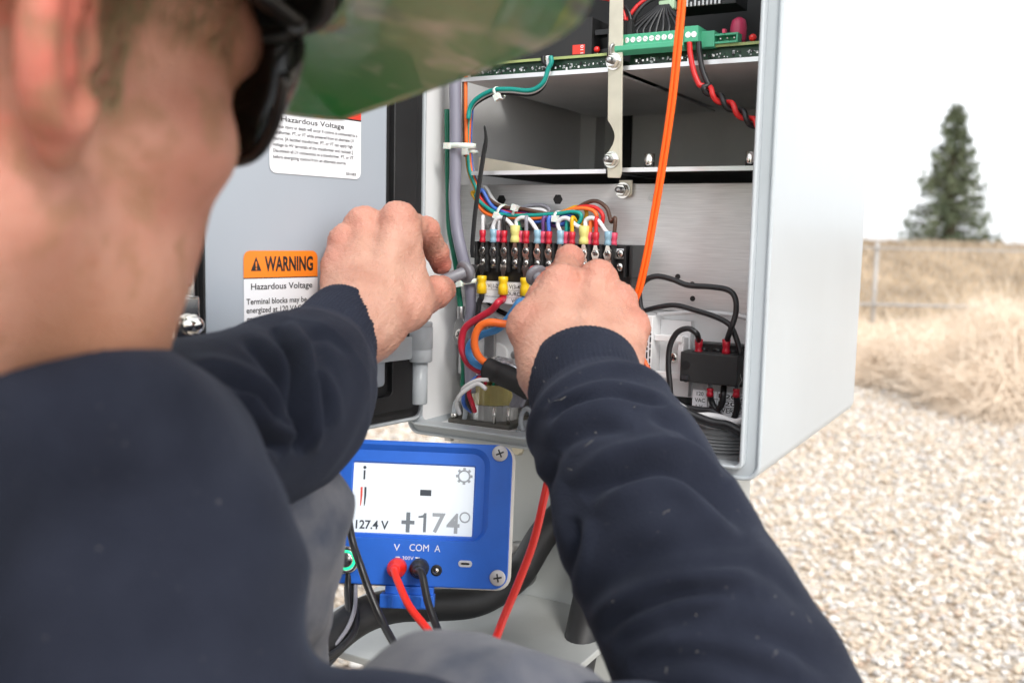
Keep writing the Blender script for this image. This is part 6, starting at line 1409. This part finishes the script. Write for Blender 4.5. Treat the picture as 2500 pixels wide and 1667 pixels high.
# ---- cap
def camo_mat():
    m = bpy.data.materials.new('camouflage cloth'); m.use_nodes = True; n = m.node_tree; L = n.links; b = n.nodes['Principled BSDF']
    tc = n.nodes.new('ShaderNodeTexCoord'); mp = n.nodes.new('ShaderNodeMapping'); L.new(tc.outputs['Object'], mp.inputs[0]); mp.inputs['Scale'].default_value = (1.0, 1.0, 1.5)
    wn = n.nodes.new('ShaderNodeTexNoise'); wn.inputs['Scale'].default_value = 30; L.new(mp.outputs[0], wn.inputs[0])
    ad = n.nodes.new('ShaderNodeMix'); ad.data_type = 'RGBA'; ad.inputs[0].default_value = .035; L.new(mp.outputs[0], ad.inputs[6]); L.new(wn.outputs['Color'], ad.inputs[7])
    cols = [(.06, .22, .05), (.38, .40, .27), (.02, .22, .035), (.015, .085, .08), (.14, .30, .09)]
    prev = None
    for k, (sc_, th) in enumerate(((0, 0), (15, .53), (21, .50), (17, .58), (36, .58))):
        if k == 0: rgb = n.nodes.new('ShaderNodeRGB'); rgb.outputs[0].default_value = (*cols[0], 1); prev = rgb.outputs[0]; continue
        t = n.nodes.new('ShaderNodeTexNoise'); t.noise_dimensions = '4D'; t.inputs['W'].default_value = k * 7.3; t.inputs['Scale'].default_value = sc_; t.inputs['Detail'].default_value = 3; L.new(ad.outputs[2], t.inputs[0])
        r_ = n.nodes.new('ShaderNodeMapRange'); r_.inputs[1].default_value = th; r_.inputs[2].default_value = th + .09; L.new(t.outputs[0], r_.inputs[0])
        mx = n.nodes.new('ShaderNodeMix'); mx.data_type = 'RGBA'; mx.inputs[7].default_value = (*cols[k], 1); L.new(r_.outputs[0], mx.inputs[0]); L.new(prev, mx.inputs[6]); prev = mx.outputs[2]
    L.new(prev, b.inputs['Base Color']); b.inputs['Roughness'].default_value = .42; b.inputs['Specular IOR Level'].default_value = .5; b.inputs['Coat Weight'].default_value = .25
    return m
CAMO = camo_mat()
BAND = mat('dark sweatband', (.018, .017, .016), .85, bump=.3)
LINING = mat('tan hat lining', (.36, .29, .22), .85, bump=.2)
HB_X, HB_F, HB_B = .128, .138, .118          # hat band ellipse: half width, front, back
def band_pt(a, off=0.0): c_, s_ = math.cos(a), math.sin(a); return ((HB_X + off) * s_, ((HB_F if c_ > 0 else HB_B) + off) * c_ - .006)
nu, nv = 72, 14; V = []
for off in (0, -.003):
    for j in range(nv + 1):
        t = min(.99, j / nv); c_ = max(.02, math.cos(t * math.pi / 2)) ** .55
        for i in range(nu):
            x_, y_ = band_pt(2 * math.pi * i / nu, off); V.append(tuple(hp(x_ * c_, y_ * c_, .050 + (.092 + off) * math.sin(t * math.pi / 2))))
I = np.arange(len(V)).reshape(2, nv + 1, nu); F = []; mi = []
for l in range(2):
    A_ = I[l]; Q = np.stack([A_[:-1], np.roll(A_[:-1], -1, 1), np.roll(A_[1:], -1, 1), A_[1:]], -1).reshape(-1, 4); F.append(Q if l else Q[:, ::-1]); mi += [l] * len(Q)
F.append(np.stack([I[0, 0], np.roll(I[0, 0], -1), np.roll(I[1, 0], -1), I[1, 0]], -1)); mi += [0] * nu
cap = np_mesh('hat', V, np.concatenate(F), [CAMO, LINING], parent=person, mi=mi)
V = []
for o1, z_ in ((-.004, .046), (-.004, .070), (-.0075, .070), (-.0085, .045)):
    for i in range(nu): x_, y_ = band_pt(2 * math.pi * i / nu, o1); V.append(tuple(hp(x_, y_, z_)))
I = np.arange(len(V)).reshape(4, nu); F = np.concatenate([np.stack([I[j], np.roll(I[j], -1), np.roll(I[(j + 1) % 4], -1), I[(j + 1) % 4]], -1) for j in range(4)])
np_mesh('sweatband', V, F, BAND, parent=cap)
# brim all round, a little wavy
V = []; nd = 16; nb = 144
def brim_pt(a, v, off):
    x0, y0 = band_pt(a); c_, s_ = math.cos(a), math.sin(a); x1_, y1_ = .225 * abs(s_) ** 1.25 * (1 if s_ > 0 else -1), .200 * max(0, c_) ** 1.15
    x1_ = x0 + (x1_ - x0) * min(1, max(0, (c_ + .15) / .3)); y1_ = y1_ if c_ > .25 else y0 + (y1_ - y0) * max(0, c_ / .25)
    z_ = .053 - .30 * v * math.hypot(x1_ - x0, y1_ - y0) * (.55 + .45 * max(0, c_)) + .004 * v * math.sin(3 * a + .6) + .016 * v * max(0, s_) * max(0, c_) * 2
    return (x0 + (x1_ - x0) * v, y0 + (y1_ - y0) * v, z_ + off)
for off in (.0014, -.0014):
    for j in range(nd + 1):
        for i in range(nb): V.append(tuple(hp(*brim_pt(R(-98 + 196 * i / (nb - 1)), j / nd, off))))
I = np.arange(len(V)).reshape(2, nd + 1, nb); F = []
for l in range(2):
    A_ = I[l]; Q = np.stack([A_[:-1, :-1], A_[:-1, 1:], A_[1:, 1:], A_[1:, :-1]], -1).reshape(-1, 4); F.append(Q if l else Q[:, ::-1])
F.append(np.stack([I[0, -1, :-1], I[0, -1, 1:], I[1, -1, 1:], I[1, -1, :-1]], -1)[:, ::-1])
np_mesh('brim', V, np.concatenate(F), CAMO, parent=cap)

# ---- sunglasses: wraparound frame and lenses
GLS = mat('dark lens', (.012, .014, .012), .08, spec=.8, var=.1); FRM = mat('black glasses frame', (.012, .012, .012), .3, var=.1)
def wrap_pt(s, z_, off):     # s -1..1 across the face, person's left to right
    a = s * R(58); return (hp((.082 + off) * math.sin(a), .028 + (.086 + off) * max(0, math.cos(a)) ** .6, z_ - .004 * abs(s)))
sg = empty('sunglasses_tmp', HEAD, 'x', 'x') if False else None
fr_m = MB(FRM)
def zl(s): return .046 - .003 * abs(s)
def zl2(s): return -.010 + .034 * abs(s) ** 3 + .012 * max(0, 1 - abs(s) / .14)
fr_m.tube([wrap_pt(s, zl(s), .002) for s in np.linspace(-1, 1, 41)], .0036, 8)
fr_m.tube([wrap_pt(s, zl2(s), .002) for s in np.linspace(-1, 1, 61)], .0024, 8)
gl = fr_m.build('sunglasses', person)
for sd in (-1, 1):
    V = []; ns_ = 24
    for off in (.0028, .001):
        for i in range(ns_ + 1):
            s = sd * (.06 + .94 * i / ns_)
            for j in range(7): t = j / 6; V.append(tuple(wrap_pt(s, zl2(s) + (zl(s) - zl2(s)) * t, off + .004 * math.sin(math.pi * t))))
    I = np.arange(len(V)).reshape(2, ns_ + 1, 7); F = np.concatenate([np.stack([A_[:-1, :-1], A_[1:, :-1], A_[1:, 1:], A_[:-1, 1:]], -1).reshape(-1, 4) for A_ in I])
    np_mesh('lens', V, F, GLS, parent=gl)
    m = MB(FRM); P = [hp(sd * x_, y_, z_) for x_, y_, z_ in ((.0695, .088, .040), (.0755, .045, .041), (.0795, .0, .030), (.0785, -.025, .026), (.0765, -.04, .012))]; m.tube(smooth_path(P), [.0052] * 8 + [.0036] * 25, 8, flat=.5); m.build('temple_arm', gl)
# ---- hair: short strands on the sides and back below the cap, sideburn
HAIR = mat('short dark blond hair', (.22, .165, .085), .6, vscale=90, col2=(.36, .29, .17))
r = np.random.default_rng(21); n_ = 30000; a = r.uniform(-math.pi, math.pi, n_); zz_ = r.uniform(-.055, .075, n_)
y_ = np.cos(a) * .0; hd = []
u = np.stack([np.sin(a), np.cos(a)], 1); P = np.stack([u[:, 0] * .0775, -.012 + u[:, 1] * .100, zz_], 1)
ang = np.degrees(np.abs(a)); ok = ((ang > 100) & (zz_ > -.06)) | ((ang > 62) & (zz_ > .014 + .02 * (ang < 74))) | ((ang > 66) & (ang < 84) & (zz_ > -.012)) | ((ang > 36) & (zz_ > .020) & (r.random(len(a)) < .6))
P = P[ok]; n_ = len(P)
Pw = P @ HR3.T + v3(HEAD.o)
for _ in range(4):      # pull roots onto the scalp
    e = 1e-3; g = np.stack([head_sdf(Pw + np.eye(3)[k] * e) - head_sdf(Pw - np.eye(3)[k] * e) for k in range(3)], 1) / (2 * e); dd = head_sdf(Pw); g /= np.maximum(np.linalg.norm(g, axis=1)[:, None], 1e-6); Pw = Pw - g * dd[:, None]
dirn = np.tile(-v3(hz_) * .75 - v3(hy) * .35, (n_, 1)) + g * .45 + r.normal(0, .16, (n_, 3)); dirn /= np.linalg.norm(dirn, axis=1)[:, None]; ln = r.uniform(.008, .020, n_)
si = np.cross(dirn, g); si /= np.maximum(np.linalg.norm(si, axis=1)[:, None], 1e-6); si *= .00028
V = np.stack([Pw - si, Pw + si, Pw + dirn * ln[:, None]], 1).reshape(-1, 3); ho = np_mesh('hair', V, np.arange(n_ * 3).reshape(-1, 3), HAIR, parent=person, smooth=False)

# ---- lint and fibres caught on the right sleeve
LINT = mat('pale lint', (.34, .32, .28), .9); r = np.random.default_rng(77)
nr_ = vnormals(SLV, SLF); cc_ = np.repeat(SLV.reshape(-1, NT, 3).mean(1), NT, 0); nr_ = np.where((((SLV - cc_) * nr_).sum(1) < 0)[:, None], -nr_, nr_)
ok = np.where(((v3(CAM) - SLV) * nr_).sum(1) > .05)[0]; ok = ok[ok > NT * 14]; m = MB(LINT)
for i in r.choice(ok, 26):
    p, q = Vector(SLV[i]), Vector(nr_[i]); t = q.cross(Vector(r.normal(size=3))).normalized(); b_ = q.cross(t); ln = float(r.choice([.0006, .0008, .0012, .004, .007])); cv = float(r.normal(0, .3))
    m.tube([p + q * .0003, p + q * .0006 + t * ln * .5 + b_ * ln * cv * .3, p + q * .0004 + t * ln + b_ * ln * cv], .00008 if ln > .002 else .00018, 4)
o = m.build('lint', person); o['kind'] = 'stuff'
